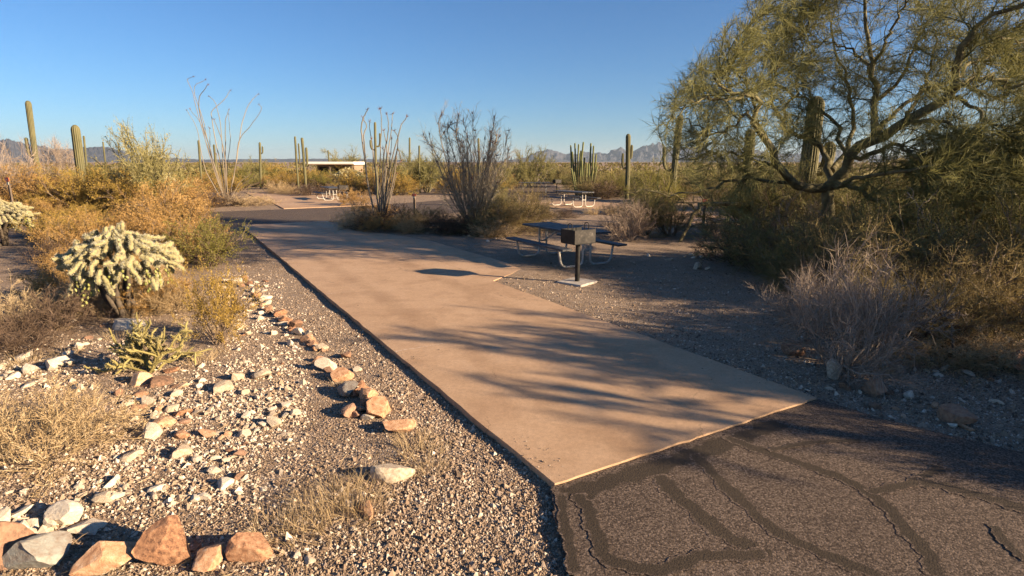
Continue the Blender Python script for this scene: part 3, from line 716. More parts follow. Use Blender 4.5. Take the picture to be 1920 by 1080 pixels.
# ---------------------------------------------------------------- saguaros
def column(mb, path, R, ribs, depth=.10):
    K = len(path); S = ribs * 4; T = nrm(np.gradient(path, axis=0)); ref = np.array([1.0, .1, 0.0]); s_ = nrm(np.cross(T, ref)); u_ = np.cross(s_, T)
    th = np.arange(S) * TAU / S; prof = np.abs(np.cos(th * ribs / 2)); rel = 1 - depth + depth * 2 * (prof - .5)
    V = path[:, None] + (R[:, None] * rel)[:, :, None] * (np.cos(th)[None, :, None] * s_[:, None] + np.sin(th)[None, :, None] * u_[:, None])
    b_ = (np.arange(K - 1) * S)[:, None]; j = np.arange(S)[None]; j2 = (j + 1) % S
    r = np.broadcast_to(prof[None], (K, S)).ravel()
    mb.add(V, np.stack([b_ + j, b_ + j2, b_ + S + j2, b_ + S + j], -1).reshape(-1, 4), None, r)
def cactus_col(path_pts, r, ribs, n=26, waist=.82):
    p = smooth_path(path_pts, n); L = np.r_[0, np.cumsum(np.linalg.norm(np.diff(p, axis=0), axis=1))]; tot = L[-1]
    # dense samples at the tip for a round head
    ts = np.r_[np.linspace(0, tot - r * 1.3, n - 7), tot - r * 1.3 * (1 - np.sin(np.linspace(.2, math.pi / 2, 7)))]
    p = np.stack([np.interp(ts, L, p[:, k]) for k in range(3)], -1)
    dt = np.clip((tot - ts) / (r * 1.3), 0, 1); head = np.sqrt(np.clip(1 - (1 - dt) ** 2, 0.0004, 1))
    f = ts / tot; body = waist + (1 - waist) * np.sin(np.clip(f * 1.5, 0, 1) * math.pi / 2) + .03 * np.sin(f * 9 + r * 40)
    mb = MB(); column(mb, p, r * head * body, ribs); return mb
def saguaro(pxt, pyt, pxb, Y, wpx, label, arms=(), group=None, ribs=13, mat='saguaro'):
    top = P(pxt, pyt, Y); x0 = P(pxb, 303, Y)[0]; r = wpx * .5 * Y / FPX
    base = np.array([x0, Y, 0.0]); e = empty('saguaro_cactus', (x0, Y, ground_z(base))); tag(e, label, 'cactus', group)
    t_ = top - base; mid = t_ * .5 + np.array([(RNG.random() - .5) * .1, 0, 0])
    cactus_col([[0, 0, -.1], mid, t_], r, ribs).build('trunk', MAT[mat], e, True)
    for (z0, out, zt, rw, ang) in arms:      # joint height, reach, tip height, width factor, direction
        d = np.array([math.cos(ang), math.sin(ang), 0]); c = np.array([t_[0] * z0 / t_[2], t_[1] * z0 / t_[2], 0])
        pts = [c + d * r * .4 + [0, 0, z0], c + d * (r + out * .6) + [0, 0, z0 + .02], c + d * (r + out) + [0, 0, z0 + min(.35, (zt - z0) * .4)], c + d * (r + out * 1.03) + [0, 0, zt]]
        cactus_col(pts, r * rw, max(8, ribs - 4)).build('arm', MAT[mat], e, True)
    return e
PI = math.pi
saguaro(52, 188, 68, 36, 9.5, 'tall slim leaning saguaro with one low upcurved arm above the scrub', [(2.6, .26, 3.7, .62, PI)])
saguaro(140, 233, 147, 32, 15, 'short stout blunt-topped armless saguaro rising from the golden shrubs')
saguaro(157, 254, 161, 58, 3.6, 'thin distant saguaro just behind the stout blunt saguaro', ribs=9)
saguaro(193, 265, 196, 70, 2.8, 'small distant saguaro standing before the low hill', ribs=9)
saguaro(372, 262, 374, 46, 4, 'thin distant saguaro beside the tall ocotillo, farther from its canes', ribs=9)
saguaro(401, 270, 402, 44, 4, 'thin distant saguaro seen through the canes of the tall ocotillo', ribs=9)
saguaro(487, 266, 485, 52, 4.2, 'distant saguaro with a short arm above the green palo verde clump', [(3.0, .15, 3.6, .7, 0)], ribs=9)
saguaro(553, 255, 556, 44, 3.8, 'slender saguaro of the close pair, darker one farther from the shelter', [(2.2, .15, 3.6, .8, 0)], ribs=9)
saguaro(566, 257, 570, 43, 5, 'slender saguaro with a stubby arm next to the white roofed shelter', [(2.0, .14, 3.3, .9, 0)], ribs=9)
saguaro(615, 281, 615, 70, 2.6, 'tiny thin saguaro rising just behind the white shelter roof', ribs=8)
saguaro(703, 228, 704, 37, 4.6, 'saguaro with small curved arms standing behind the sparse ocotillo', [(3.0, .22, 3.6, .75, PI), (3.2, .2, 4.0, .8, .2)], ribs=9)
saguaro(768, 257, 768, 48, 3.4, 'slim saguaro, taller of two between the ocotillos', ribs=9)
saguaro(786, 272, 786, 44, 3.6, 'slim shorter saguaro beside the dense ocotillo', ribs=9)
saguaro(897, 258, 897, 40, 4.2, 'saguaro mostly hidden behind the dense ocotillo', ribs=9)
saguaro(1178, 250, 1178, 37, 9, 'saguaro with two short arms hugging its trunk before the mountains', [(2.5, .07, 3.3, .6, 0), (1.9, .16, 2.8, .55, PI)])
saguaro(1276, 214, 1264, 27, 12, 'leaning saguaro with a thin hooked arm at the palo verde edge', [(1.9, .38, 2.95, .5, PI)])
saguaro(1408, 240, 1406, 21, 18, 'brownish saguaro behind the pale limb of the big palo verde')
saguaro(1532, 178, 1512, 18.5, 30, 'thick saguaro rising through the middle of the big palo verde', [(2.0, .35, 2.9, .7, 0)], ribs=18)

# organ pipe cactus: a sheaf of stems
op = empty('organ_pipe_cactus', (*G(1096, 366), 0)); tag(op, 'organ pipe cactus with many tall upright green stems near the mountains', 'cactus')
Yo = G(1096, 366)[1]; ob = np.array(op.location)
for i, (xb, xm, xt, yt, dy) in enumerate([(1082, 1073, 1070, 272, 0), (1084, 1077, 1073, 284, .3), (1085, 1080, 1078, 268, .5), (1088, 1083, 1085, 270, -.2), (1090, 1087, 1089, 282, .3), (1092, 1088, 1094, 266, .1), (1094, 1092, 1091, 300, -.3),
        (1096, 1094, 1096, 295, .3), (1097, 1099, 1100, 305, -.2), (1100, 1105, 1108, 268, .1), (1103, 1110, 1113, 273, 0), (1102, 1104, 1104, 306, -.4), (1106, 1114, 1118, 288, .2), (1108, 1116, 1119, 312, -.2), (1080, 1074, 1071, 315, -.3), (1083, 1077, 1076, 322, -.5), (1100, 1108, 1110, 318, .5)]):
    pts = [P(xb, 372, Yo + dy * .4) - ob, P(xm, 330, Yo + dy) - ob, P(xt, yt, Yo + dy) - ob]; pts[0][2] = -.05
    cactus_col(pts, .062 * RNG.uniform(.85, 1.15), 8, 20, .8).build('stem', MAT['organ'], op, True)

# ---------------------------------------------------------------- ocotillos
def ocotillo(px, py, canes, label, r=.028, seed=1, extra=0, top=(0, 0), spread=60, n_tw=0):
    g = G(px, py); Yb = g[1]; e = empty('ocotillo', (g[0], g[1], ground_z(g))); tag(e, label, 'ocotillo'); o = np.array(e.location); rng = np.random.default_rng(seed)
    allp = []
    def cane(pts3, rr):
        p = smooth_path(pts3, 20); L = np.linalg.norm(p[-1] - p[0]); p[2:] += np.cumsum(rng.normal(0, .012 * L / 4, (18, 3)), 0) * np.array([1, 1, .2]); p = p - o; p[0, 2] = -.04
        mb = MB(); tubes(mb, p, rr, rr * .38, 6, rng.random()); nb = 70
        ix = np.zeros(nb, int); q, tg = along(p[None], ix, rng.uniform(.05, 1, nb)); dd = nrm(rng.normal(0, 1, (nb, 3)) + tg * .4)   # stubby spines
        ribbons(mb, np.stack([q, q + dd * .03, q + dd * .055], 1), .007, rng.random(nb), rng)
        c_ = mb.build('cane', MAT['ocotillo'], e)
        ns = 8; tp = p[-1]; dd = nrm(rng.normal(0, 1, (ns, 3)) + nrm(p[-1] - p[-3]) * 1.4); sh = MB()
        ribbons(sh, np.stack([np.repeat(tp[None], ns, 0), tp + dd * .05, tp + dd * .12 + rng.normal(0, .02, (ns, 3))], 1), .02, rng.random(ns), rng); sh.build('seed_head', MAT['ocotillo_tip'], c_)
        allp.append(p)
    for pts, dy in canes:
        k = len(pts); cane([P(x, y, Yb + dy * i / max(1, k - 1)) for i, (x, y) in enumerate(pts)], r * rng.uniform(.8, 1.15))
    for i in range(extra):
        xt = px + spread * rng.uniform(-1, 1); yt = rng.uniform(*top); dy = rng.uniform(-1, 1) * 1.1; xb = px + rng.uniform(-.12, .12) * spread
        xm = px + (xt - px) * rng.uniform(.45, .75)
        pts = [P(xb, py, Yb + dy * .1), P(xm, py + (yt - py) * .5, Yb + dy * .6), P(xt, yt, Yb + dy)]
        cane(pts, r * rng.uniform(.55, .9))
    if n_tw:
        A = np.stack(allp); tw = sprout(A, n_tw, .2, .95, .5, .2, .7, 6, .16, .1, 0, rng); mb = MB(); tubes(mb, tw, .007, .003, 3, rng.random(len(tw)))
        t3 = sprout(tw, 4, .2, 1, .6, .08, .25, 3, .2, .05, 0, rng); ribbons(mb, t3, .007, rng=rng); mb.build('twigs', MAT['oco_twig'], e)
    return e
ocotillo(425, 379, [([(421, 379), (395, 290), (372, 205), (362, 170), (352, 150), (360, 143)], -.5), ([(421, 379), (396, 290), (372, 195), (384, 165), (388, 158)], -.4), ([(422, 379), (398, 300), (382, 225), (365, 168), (386, 150)], .2),
                    ([(420, 379), (385, 320), (372, 250), (351, 208)], -.8), ([(423, 379), (400, 310), (377, 235), (358, 205)], .5), ([(424, 379), (412, 300), (398, 230), (397, 210), (416, 190), (430, 170)], .3), ([(425, 379), (420, 300), (414, 235), (405, 195), (391, 182)], 0),
                    ([(426, 379), (421, 300), (420, 235), (425, 206)], .6), ([(428, 379), (422, 300), (415, 260), (402, 225)], -.3), ([(429, 379), (440, 320), (449, 255), (456, 215), (468, 190), (482, 177)], .3), ([(430, 379), (441, 310), (450, 262), (470, 235), (489, 205), (486, 195)], -.4),
                    ([(424, 379), (408, 340), (394, 280), (392, 240)], 1.0), ([(427, 379), (424, 330), (431, 260), (428, 215)], .8), ([(430, 379), (448, 345), (470, 325)], .2), ([(431, 379), (452, 350), (478, 330)], -.6), ([(420, 379), (404, 350), (380, 305)], .2), ([(423, 379), (415, 345), (405, 290)], -1)],
         'tall ocotillo with wide-flung wavy canes standing beyond the far road', .030, 3)
ocotillo(716, 424, [([(706, 424), (690, 340), (682, 270), (681, 235), (688, 215), (694, 207)], -.3), ([(706, 424), (692, 345), (684, 260), (690, 238), (684, 222)], .3), ([(712, 424), (713, 320), (715, 240), (714, 205)], .2), ([(714, 424), (718, 320), (728, 245), (727, 215)], -.4), ([(716, 424), (724, 320), (735, 250), (741, 215)], .4),
                    ([(718, 424), (731, 320), (744, 250), (750, 230), (760, 218)], 0), ([(716, 424), (734, 330), (747, 265), (740, 245)], -.6), ([(712, 424), (705, 340), (700, 290), (693, 228)], .7), ([(718, 424), (738, 330), (745, 280), (752, 300)], .5), ([(714, 424), (722, 330), (725, 280), (722, 245)], .9)],
         'sparse upright ocotillo with few pale canes at the pad end', .03, 4, 9, (240, 330), 34)
ocotillo(888, 436, [([(880, 436), (845, 330), (826, 260), (824, 228), (828, 216)], -.3), ([(884, 436), (860, 320), (838, 250), (842, 232)], .3), ([(888, 436), (870, 320), (856, 250), (856, 216)], -.2), ([(890, 436), (888, 320), (878, 250), (874, 228)], .2), ([(892, 436), (896, 320), (888, 250), (886, 214)], .1),
                    ([(894, 436), (910, 320), (920, 260), (927, 222)], -.2), ([(896, 436), (916, 320), (936, 270), (938, 254)], .3), ([(886, 436), (850, 350), (820, 290), (800, 255)], 0), ([(898, 436), (930, 330), (948, 300), (952, 282)], .1), ([(882, 436), (840, 350), (812, 290), (806, 254)], .5), ([(890, 436), (880, 320), (862, 260), (846, 236)], .6)],
         'dense bushy ocotillo with dozens of canes and fine twigs near the table', .017, 5, 48, (245, 345), 68, 26)

# ---------------------------------------------------------------- chollas
def cholla_parts(seed, n_arm, wx, wy, z0, z1):
    rng = np.random.default_rng(seed); out = []
    tr = wander(np.zeros((7, 3)) + rng.normal(0, .05, (7, 3)) * [1, 1, 0] - [0, 0, .03], nrm(np.stack([rng.normal(0, .75, 7), rng.normal(0, .5, 7), np.full(7, 1.0)], -1)), rng.uniform(.7, 1.05, 7), 8, .16, .03, rng)
    mb = MB(); tubes(mb, tr, .06, .035, 8, cap=True); out.append(('trunk', mb.mesh('trunk', MAT['cholla_trunk'], True)))
    for i in range(n_arm):
        a = rng.random() * TAU; q = math.sqrt(rng.random()); hang = i % 5 == 0
        hh = z0 + (z1 - z0) * (1 - .5 * q ** 2.5) * rng.uniform(.7, 1.0)
        if hang: q = rng.uniform(.6, 1.0); hh = z0 + (z1 - z0) * rng.uniform(.05, .45)
        p0 = np.array([wx * q * math.cos(a), wy * q * math.sin(a), hh])
        d = nrm(np.array([math.cos(a) * (.25 + q), math.sin(a) * (.25 + q), rng.uniform(-.7, .2)]) + rng.normal(0, .28, 3))
        d[2] = min(d[2], .25)
        if hang: d = nrm(np.array([math.cos(a) * .35, math.sin(a) * .35, -1.0]) + rng.normal(0, .2, 3))
        p = wander((p0 - d * .12)[None], d[None], np.array([rng.uniform(.18, .36)]), 14, .15, -.03 * q, rng)[0]
        R = rng.uniform(.026, .041) * (.75 + .3 * np.abs(np.sin(np.linspace(.35, rng.uniform(5.2, 7.5), 14)))); R[-1] *= .35; R[-2] *= .8; R[0] *= .4
        sk = MB(); tubes(sk, p[None], R[None], None, 9, .5)
        sk.v[0] += rng.normal(0, .006, sk.v[0].shape)
        n = 320; t_ = rng.random(n); c, tg = along(p[None], np.zeros(n, int), t_); rr = np.interp(t_, np.linspace(0, 1, 14), R)
        dd = rng.normal(0, 1, (n, 3)); dd = nrm(dd - (dd * tg).sum(1, keepdims=True) * tg); s0 = c + dd * rr[:, None] * .9; d2 = nrm(dd + rng.normal(0, .45, (n, 3)))
        L = rng.uniform(.018, .04, n)[:, None]
        sp_ = MB(); ribbons(sp_, np.stack([s0, s0 + d2 * L * .5, s0 + d2 * L], 1), .0032, rng.random(n), rng)
        out.append(('arm', sk.mesh('arm', MAT['cholla_skin'], True), ('spines', sp_.mesh('spines', MAT['cholla_spine']))))
    for i in range(int(n_arm * .09)):                       # hanging chains of fruit
        a = rng.random() * TAU; q = rng.uniform(.55, 1.0); c = np.array([wx * q * math.cos(a), wy * q * math.sin(a) - .08, z0 + (z1 - z0) * rng.uniform(.0, .4)]); mb = MB()
        for k in range(rng.integers(3, 7)):
            p = c + rng.normal(0, .03, 3) * [1, 1, .3] - [0, 0, .055 * k]; n_ = nrm(rng.normal(0, .5, 3) + [0, 0, -1])
            tubes(mb, np.linspace(p, p + n_ * .055, 6)[None], np.array([[.006, .016, .021, .022, .018, .006]]), None, 7, rng.random())
        out.append(('fruit_chain', mb.mesh('fruit_chain', MAT['cholla_fruit'], True)))
    return out
CH = cholla_parts(5, 235, .92, .62, .50, 1.34)
def put_cholla(xy, sc, rz, label):
    e = empty('cholla_cactus', (xy[0], xy[1], ground_z(xy)), rz, sc); tag(e, label, 'cactus')
    for it in CH:
        o = link(it[0], it[1], e)
        if len(it) > 2: link(it[2][0], it[2][1], o)
    return e
put_cholla(G(240, 592), (.80, .80, .98), 0.2, 'pale fuzzy chain-fruit cholla with drooping arms above the white stones')
put_cholla(G(8, 458), .92, 1.4, 'pale cholla at the picture edge below the orange site marker')
put_cholla((-17.2, 27.5), (1.9, 1.9, 1.55), 2.6, 'sprawling pale cholla under the round palo verde behind the scrub')
put_cholla(P(652, 303, 47)[:2], 1.3, .9, 'pale cholla in front of the white roofed shelter')
# staghorn cholla
sg = empty('staghorn_cholla', (*G(288, 693), 0), 0); tag(sg, 'small yellow-green staghorn cholla with thin branching arms among the stones', 'cactus')
rng = np.random.default_rng(9)
st = wander(np.repeat([[0, 0, -.03]], 9, 0) + rng.normal(0, .03, (9, 3)) * [1, 1, 0], nrm(np.stack([rng.normal(0, .8, 9), rng.normal(0, .6, 9), np.full(9, .8)], -1)), rng.uniform(.28, .45, 9), 8, .14, .02, rng)
b2 = sprout(st, 5, .35, 1, .9, .18, .40, 7, .2, .12, .02, rng); b3 = sprout(b2, 3, .3, 1, .9, .07, .2, 6, .2, .15, .02, rng)
for grp, r0, nm in ((st, .015, 'branch'), (b2, .012, 'branch'), (b3, .010, 'joint')):
    for p in grp:
        mb = MB(); K = len(p); R = r0 * np.ones(K) * rng.uniform(.9, 1.1, K); R[-1] *= .4; tubes(mb, p[None], R[None], None, 7, rng.random())
        n = 90 if nm == 'branch' else 45; c, tg = along(p[None], np.zeros(n, int), rng.random(n)); d2 = nrm(rng.normal(0, 1, (n, 3)))
        o = mb.build(nm, MAT['staghorn'], sg, True); sp_ = MB(); ribbons(sp_, np.stack([c, c + d2 * (r0 + .006), c + d2 * (r0 + .018)], 1), .0035, rng=rng); sp_.build('spines', MAT['staghorn_spine'], o)

# ---------------------------------------------------------------- picnic tables and grills
def table_parts():
    out = []; Lh = 2.36
    for y in (-.305, -.102, .102, .305):
        mb = MB(); box(mb, (0, y, .742), (Lh, .190, .042), None, .006, RNG.random()); out.append(('top_plank', mb.mesh('top_plank', MAT['plank'])))
    for y in (-.735, .735):
        mb = MB(); box(mb, (0, y, .438), (Lh, .255, .042), None, .006, RNG.random()); out.append(('seat_plank', mb.mesh('seat_plank', MAT['plank'])))
    for x in (-.86, .86):
        for sgn in (-1, 1):
            pts = fillet([(x, sgn * .10, .715), (x, sgn * .10, .024), (x, sgn * .66, .024), (x, sgn * .735, .413)], .15, 7)
            mb = MB(); tubes(mb, pts[None], .025, .025, 10, cap=True); out.append(('leg', mb.mesh('leg', MAT['pipe'], True)))
        mb = MB(); tubes(mb, np.array([[(x, -.36, .716), (x, 0, .716), (x, .36, .716)]]), .02, .02, 8, cap=True); out.append(('top_bearer', mb.mesh('top_bearer', MAT['pipe'], True)))
        mb = MB(); tubes(mb, np.array([[(x, 0, .36), (x * .55, 0, .54), (x * .22, 0, .715)]]), .016, .016, 8, cap=True); out.append(('brace', mb.mesh('brace', MAT['pipe'], True)))
        mb = MB(); tubes(mb, np.array([[(x, -.125, .36), (x, 0, .36), (x, .125, .36)]]), .018, .018, 8, cap=True); out.append(('crossbar', mb.mesh('crossbar', MAT['pipe'], True)))
    return out
TB = table_parts()
def put_table(xy, z, ang, label, sc=1.0):
    e = empty('picnic_table', (xy[0], xy[1], z), ang, sc); tag(e, label, 'picnic table', 'picnic tables at the campsites')
    for nm, me in TB: link(nm, me, e)
def grill_parts():
    out = []; W_, Dp, Hh, zb = .50, .40, .25, .74
    mb = MB(); tubes(mb, np.array([[(0, 0, .02), (0, 0, .4), (0, 0, zb)]]), .045, .045, 14, cap=True); out.append(('post', mb.mesh('post', MAT['grill_steel'], True)))
    mb = MB(); box(mb, (0, 0, zb + .006), (W_, Dp, .010), None, .002); out.append(('firebox_floor', mb.mesh('firebox_floor', MAT['grill_steel'])))
    mb = MB(); box(mb, (0, -Dp / 2 + .004, zb + Hh / 2 + .013), (W_, .007, Hh), None, .0015); out.append(('firebox_wall', mb.mesh('firebox_wall', MAT['grill_worn'])))
    mb = MB(); box(mb, (0, Dp / 2 - .004, zb + Hh / 2 + .013), (W_, .007, Hh), None, .0015); out.append(('firebox_wall', mb.mesh('firebox_wall', MAT['grill_steel'])))
    mb = MB(); box(mb, (-W_ / 2 + .004, 0, zb + Hh / 2 + .013), (.007, Dp - .018, Hh), None, .0015); out.append(('firebox_wall', mb.mesh('firebox_wall', MAT['grill_steel'])))
    mb = MB(); box(mb, (W_ / 2 - .004, 0, zb + .06), (.007, Dp - .018, .095), None, .0015); out.append(('firebox_lip', mb.mesh('firebox_lip', MAT['grill_steel'])))
    mb = MB()
    for x in np.linspace(-W_ / 2 + .03, W_ / 2 - .03, 13): tubes(mb, np.array([[(x, -Dp / 2 + .02, zb + .19), (x, 0, zb + .19), (x, Dp / 2 - .02, zb + .19)]]), .006, .006, 6, cap=True)
    for y in (-.12, .12): tubes(mb, np.array([[(-W_ / 2 + .02, y, zb + .178), (0, y, zb + .178), (W_ / 2 - .02, y, zb + .178)]]), .007, .007, 6, cap=True)
    out.append(('grate', mb.mesh('grate', MAT['grill_steel'], True)))
    for x in (-W_ / 2 + .05, W_ / 2 - .05):
        pts = fillet([(x, -.055, zb + .19), (x, -.055, zb + .37), (x, .055, zb + .37), (x, .055, zb + .19)], .05, 6)
        mb = MB(); tubes(mb, pts[None], .008, .008, 8, cap=True); out.append(('handle', mb.mesh('handle', MAT['grill_steel'], True)))
    return out
GR = grill_parts()
def put_grill(xy, z, ang, label, footing=True):
    e = empty('charcoal_grill', (xy[0], xy[1], z), ang); tag(e, label, 'grill', 'charcoal grills at the campsites')
    for nm, me in GR: link(nm, me, e)
    if footing:
        mb = MB(); box(mb, (0, 0, -.028), (.56, .56, .10), Matrix.Rotation(.25, 4, 'Z'), .012); mb.build('footing', MAT['footing'], e)
PA = math.atan2(D[1], D[0])
tc = np.array([1.18, 13.25])
put_table(tc, ground_z(tc) + .004, PA, 'weathered picnic table with blue-grey planks standing beside the concrete pad')
put_grill(G(1082, 533), ground_z(G(1082, 533)) + .012, .60, 'black charcoal grill on a post in front of the blue-grey picnic table')
put_table(G(622, 374), -.012, PA, 'picnic table with pale legs beside the far concrete pad and ocotillo')
put_grill(G(645, 382), .0, .5, 'dark charcoal grill next to the picnic table by the far pad')
put_table(G(1074, 387), .014, PA + .06, 'picnic table with bright curved pipe legs below the organ pipe cactus')
put_table(G(1002, 361), -.012, PA + .95, 'low dark picnic table far back between the palo verde and organ pipe')
put_grill(G(1044, 363), .0, .5, 'small distant grill between the two picnic tables near the organ pipe', False)

def marker(px, py, z, label, ang=-.4, wd=.25):
    r = ray(px, py); s = (z - CAM_H) / r[2]; x, y = r[0] * s, r[1] * s
    e = empty('site_marker_post', (x, y, ground_z((x, y))), ang); tag(e, label, 'site marker', 'orange site markers')
    mb = MB(); box(mb, (0, .03, (z - .02) / 2 - .05), (.09, .05, z + .05), None, .006); mb.build('post', MAT['post'], e)
    bm = bmesh.new(); k = 16; pts = []
    for i in range(k):
        a = TAU * i / k; pts.append((math.copysign(abs(math.cos(a)) ** .55, math.cos(a)) * wd / 2, 0, math.copysign(abs(math.sin(a)) ** .6, math.sin(a)) * wd * .27))
    f = bm.faces.new([bm.verts.new(p) for p in pts]); ex = bmesh.ops.extrude_face_region(bm, geom=[f]); bmesh.ops.translate(bm, verts=[v for v in ex['geom'] if isinstance(v, bmesh.types.BMVert)], vec=(0, -.008, 0))
    bmesh.ops.recalc_face_normals(bm, faces=bm.faces); bmesh.ops.translate(bm, verts=bm.verts, vec=(0, 0, z)); mb = MB(); bm_add(mb, bm); pl = mb.build('orange_plate', MAT['orange_plate'], e)
    mb = MB(); box(mb, (-.01, -.0105, z), (wd * .55, .003, wd * .12), None, 0); mb.build('pale_mark', MAT['white_mark'], pl)
    mb = MB(); box(mb, (0, -.004, z - wd * .45), (wd * .5, .008, wd * .33), None, .002); mb.build('cream_plate', MAT['cream_plate'], e)
marker(13, 335, 1.72, 'orange and cream site marker above the pale cholla at the picture edge', -.5, .27)
marker(776, 365, 1.0, 'small orange site marker between the two ocotillos', -.4, .2)
marker(1322, 375, .95, 'orange site marker above the arching dead branch', -.3, .18)

# flat roofed shelter far back
Ys = 58; x0 = P(577, 303, Ys)[0]; x1 = P(668, 303, Ys)[0]; xc = (x0 + x1) / 2; wd = x1 - x0
sh = empty('shelter_building', (xc, Ys, 0)); tag(sh, 'low shelter building with a white flat roof beyond the far campsites', 'building')
mb = MB(); box(mb, (0, 1.5, 2.12), (wd, 5.0, .28), None, .02); rf = mb.build('roof', MAT['white_roof'], sh)
mb = MB(); box(mb, (0, -1.04, 2.02), (wd + .04, .06, .10), None, .01); mb.build('fascia', MAT['tan_wall'], rf)
mb = MB(); box(mb, (.3, 1.8, .96), (wd - 1.1, 3.4, 1.98), None, .01); wl = mb.build('wall', MAT['tan_wall'], sh)
for dx, ww in ((-1.2, .8), (.3, .9), (1.4, .7)):
    mb = MB(); box(mb, (.3 + dx, .095, 1.25), (ww, .05, 1.0), None, .005); mb.build('window', MAT['dark_open'], sh)
for dx in (-wd / 2 + .25, 0, wd / 2 - .25):
    mb = MB(); box(mb, (dx, -.8, .98), (.12, .12, 1.98), None, .01); mb.build('pillar', MAT['post'], sh)

# ---------------------------------------------------------------- rocks
def rock_mesh(seed, sub, cuts, mat, stretch=(1, 1, .7)):
    rng = np.random.default_rng(seed); bm = bmesh.new(); bmesh.ops.create_icosphere(bm, subdivisions=sub, radius=1.0)
    V = np.array([v.co[:] for v in bm.verts]); off = rng.random(3) * 50
    V *= (1 + .16 * np.array([mnoise.noise(Vector(v * 1.3 + off)) for v in V]))[:, None]
    for _ in range(cuts):
        nn = nrm(rng.normal(0, 1, 3)); d = rng.uniform(.34, .72); ex = V @ nn - d; V -= np.outer(np.maximum(ex, 0) * .97, nn)
    V *= (1 + .035 * np.array([mnoise.noise(Vector(v * 6 + off)) for v in V]))[:, None]
    V = V * np.array(stretch); V /= max(np.ptp(V[:, 0]), np.ptp(V[:, 1])); V[:, 2] -= V[:, 2].min()
    for v, c in zip(bm.verts, V): v.co = c
    mb = MB(); bm_add(mb, bm); me = mb.mesh('rock', MAT[mat]); return me, float(np.ptp(V[:, 2])), float(np.ptp(V[:, 0]))
def put_rock(name, data, px, py, wpx, label, group, rz=None, sink=.18, tilt=.0, hs=1.0):
    me, hh, ww = data; g = G(px, py); sz = wpx * np.linalg.norm(np.r_[g, CAM_H]) / FPX / ww * .97
    o = link(name, me); o.location = (g[0], g[1], ground_z(g) - sink * hh * sz * hs); o.scale = (sz, sz, sz * hs); o.rotation_euler = (tilt, tilt * .5, RNG.random() * TAU if rz is None else rz)
    tag(o, label, 'rock' if name == 'rock' else 'stone', group); return o
row = [(10, 1046, 85, 'rock_brown', 'dark brown slab-like rock cut off by the picture corner'), (78, 1050, 112, 'rock_grey', 'wedge-shaped grey-green rock in the foreground row'), (205, 1062, 112, 'rock_orange', 'low broad orange rock in the foreground row beside the grey-green wedge'),
       (317, 1040, 92, 'rock_orange', 'tallest orange rock standing upright in the foreground row'), (397, 1048, 76, 'rock_orange', 'flat orange rock between the tallest rock and the last rock of the row'), (472, 1036, 66, 'rock_orange', 'last orange rock of the foreground row, partly under dry grass')]
for i, (x, y, wp, mt, lb) in enumerate(row):
    put_rock('rock', rock_mesh(200 + i, 4, 13 + i % 3, mt, (1, .8, .95 if i == 3 else .6)), x, y, wp * .78, lb, 'rocks in the foreground row', sink=.12, tilt=RNG.uniform(-.12, .12), rz=.3 * i)
put_rock('rock', rock_mesh(229, 4, 5, 'rock_white', (1, .75, .62)), 735, 888, 82, 'large white boulder lying among dry grass beside the gravel strip', None, .2, .22)
put_rock('rock', rock_mesh(221, 4, 9, 'rock_orange', (1, .75, .6)), 690, 958, 52, 'orange rock half buried in dry grass below the white boulder', None)
put_rock('rock', rock_mesh(222, 4, 7, 'rock_white', (1, .8, .7)), 120, 972, 50, 'creamy white stone alone on gravel above the grey-green wedge rock', None)
line = [(456, 524, 22, 'rock_orange'), (474, 545, 18, 'rock_white'), (480, 556, 18, 'rock_brown'), (497, 562, 24, 'rock_white'), (503, 580, 22, 'rock_orange'), (522, 590, 24, 'rock_orange'), (536, 602, 26, 'rock_orange'), (553, 612, 26, 'rock_brown'), (560, 626, 24, 'rock_white'), (578, 638, 28, 'rock_orange'), (588, 645, 22, 'rock_brown'),
        (602, 652, 26, 'rock_white'), (598, 672, 22, 'rock_brown'), (616, 688, 44, 'rock_white'), (638, 706, 46, 'rock_orange'), (655, 735, 46, 'rock_grey'), (676, 722, 32, 'rock_orange'), (694, 748, 48, 'rock_orange'), (704, 772, 66, 'rock_orange'), (660, 775, 38, 'rock_brown'), (744, 800, 66, 'rock_orange'), (650, 668, 20, 'rock_brown'), (672, 690, 18, 'rock_white')]
RK = {mt: [rock_mesh(240 + 10 * j + i, 3, 13, mt, (1, .75, .6)) for i in range(4)] for j, mt in enumerate(('rock_orange', 'rock_brown', 'rock_white', 'rock_grey'))}
special = {13: 'flat white rock lying midway along the border beside the pad', 15: 'blue-grey rock in the border beside the pad', 18: 'large orange slab in the border leaning on its neighbours', 20: 'last big orange rock of the border, above the white boulder', 0: 'first small orange rock where the border begins below the green bush'}
cnm = {'rock_orange': 'orange', 'rock_brown': 'brown', 'rock_white': 'white', 'rock_grey': 'grey'}
for k_ in range(44):
    f_ = (k_ + RNG.uniform(.1, .9)) / 44 * 20; a_ = line[int(f_)]; b_ = line[min(int(f_) + 1, 20)]; q_ = f_ - int(f_)
    line.append((a_[0] * (1 - q_) + b_[0] * q_ + RNG.normal(0, 7), a_[1] * (1 - q_) + b_[1] * q_ + RNG.normal(0, 3), (12 + 22 * f_ / 20) * RNG.uniform(.6, 1.15), ('rock_orange', 'rock_brown', 'rock_white', 'rock_orange')[k_ % 4]))
for i, (x, y, wp, mt) in enumerate(line):
    put_rock('rock', RK[mt][i % 4], x, y, wp * .98, special.get(i, '%s%s rock in the %s of the border beside the concrete pad' % ('small ' if wp < 20 else '', cnm[mt], 'far stretch' if y < 575 else ('middle stretch' if y < 672 else 'near stretch'))), 'border rocks beside the pad', sink=.12, tilt=RNG.uniform(-.3, .3), hs=.85)
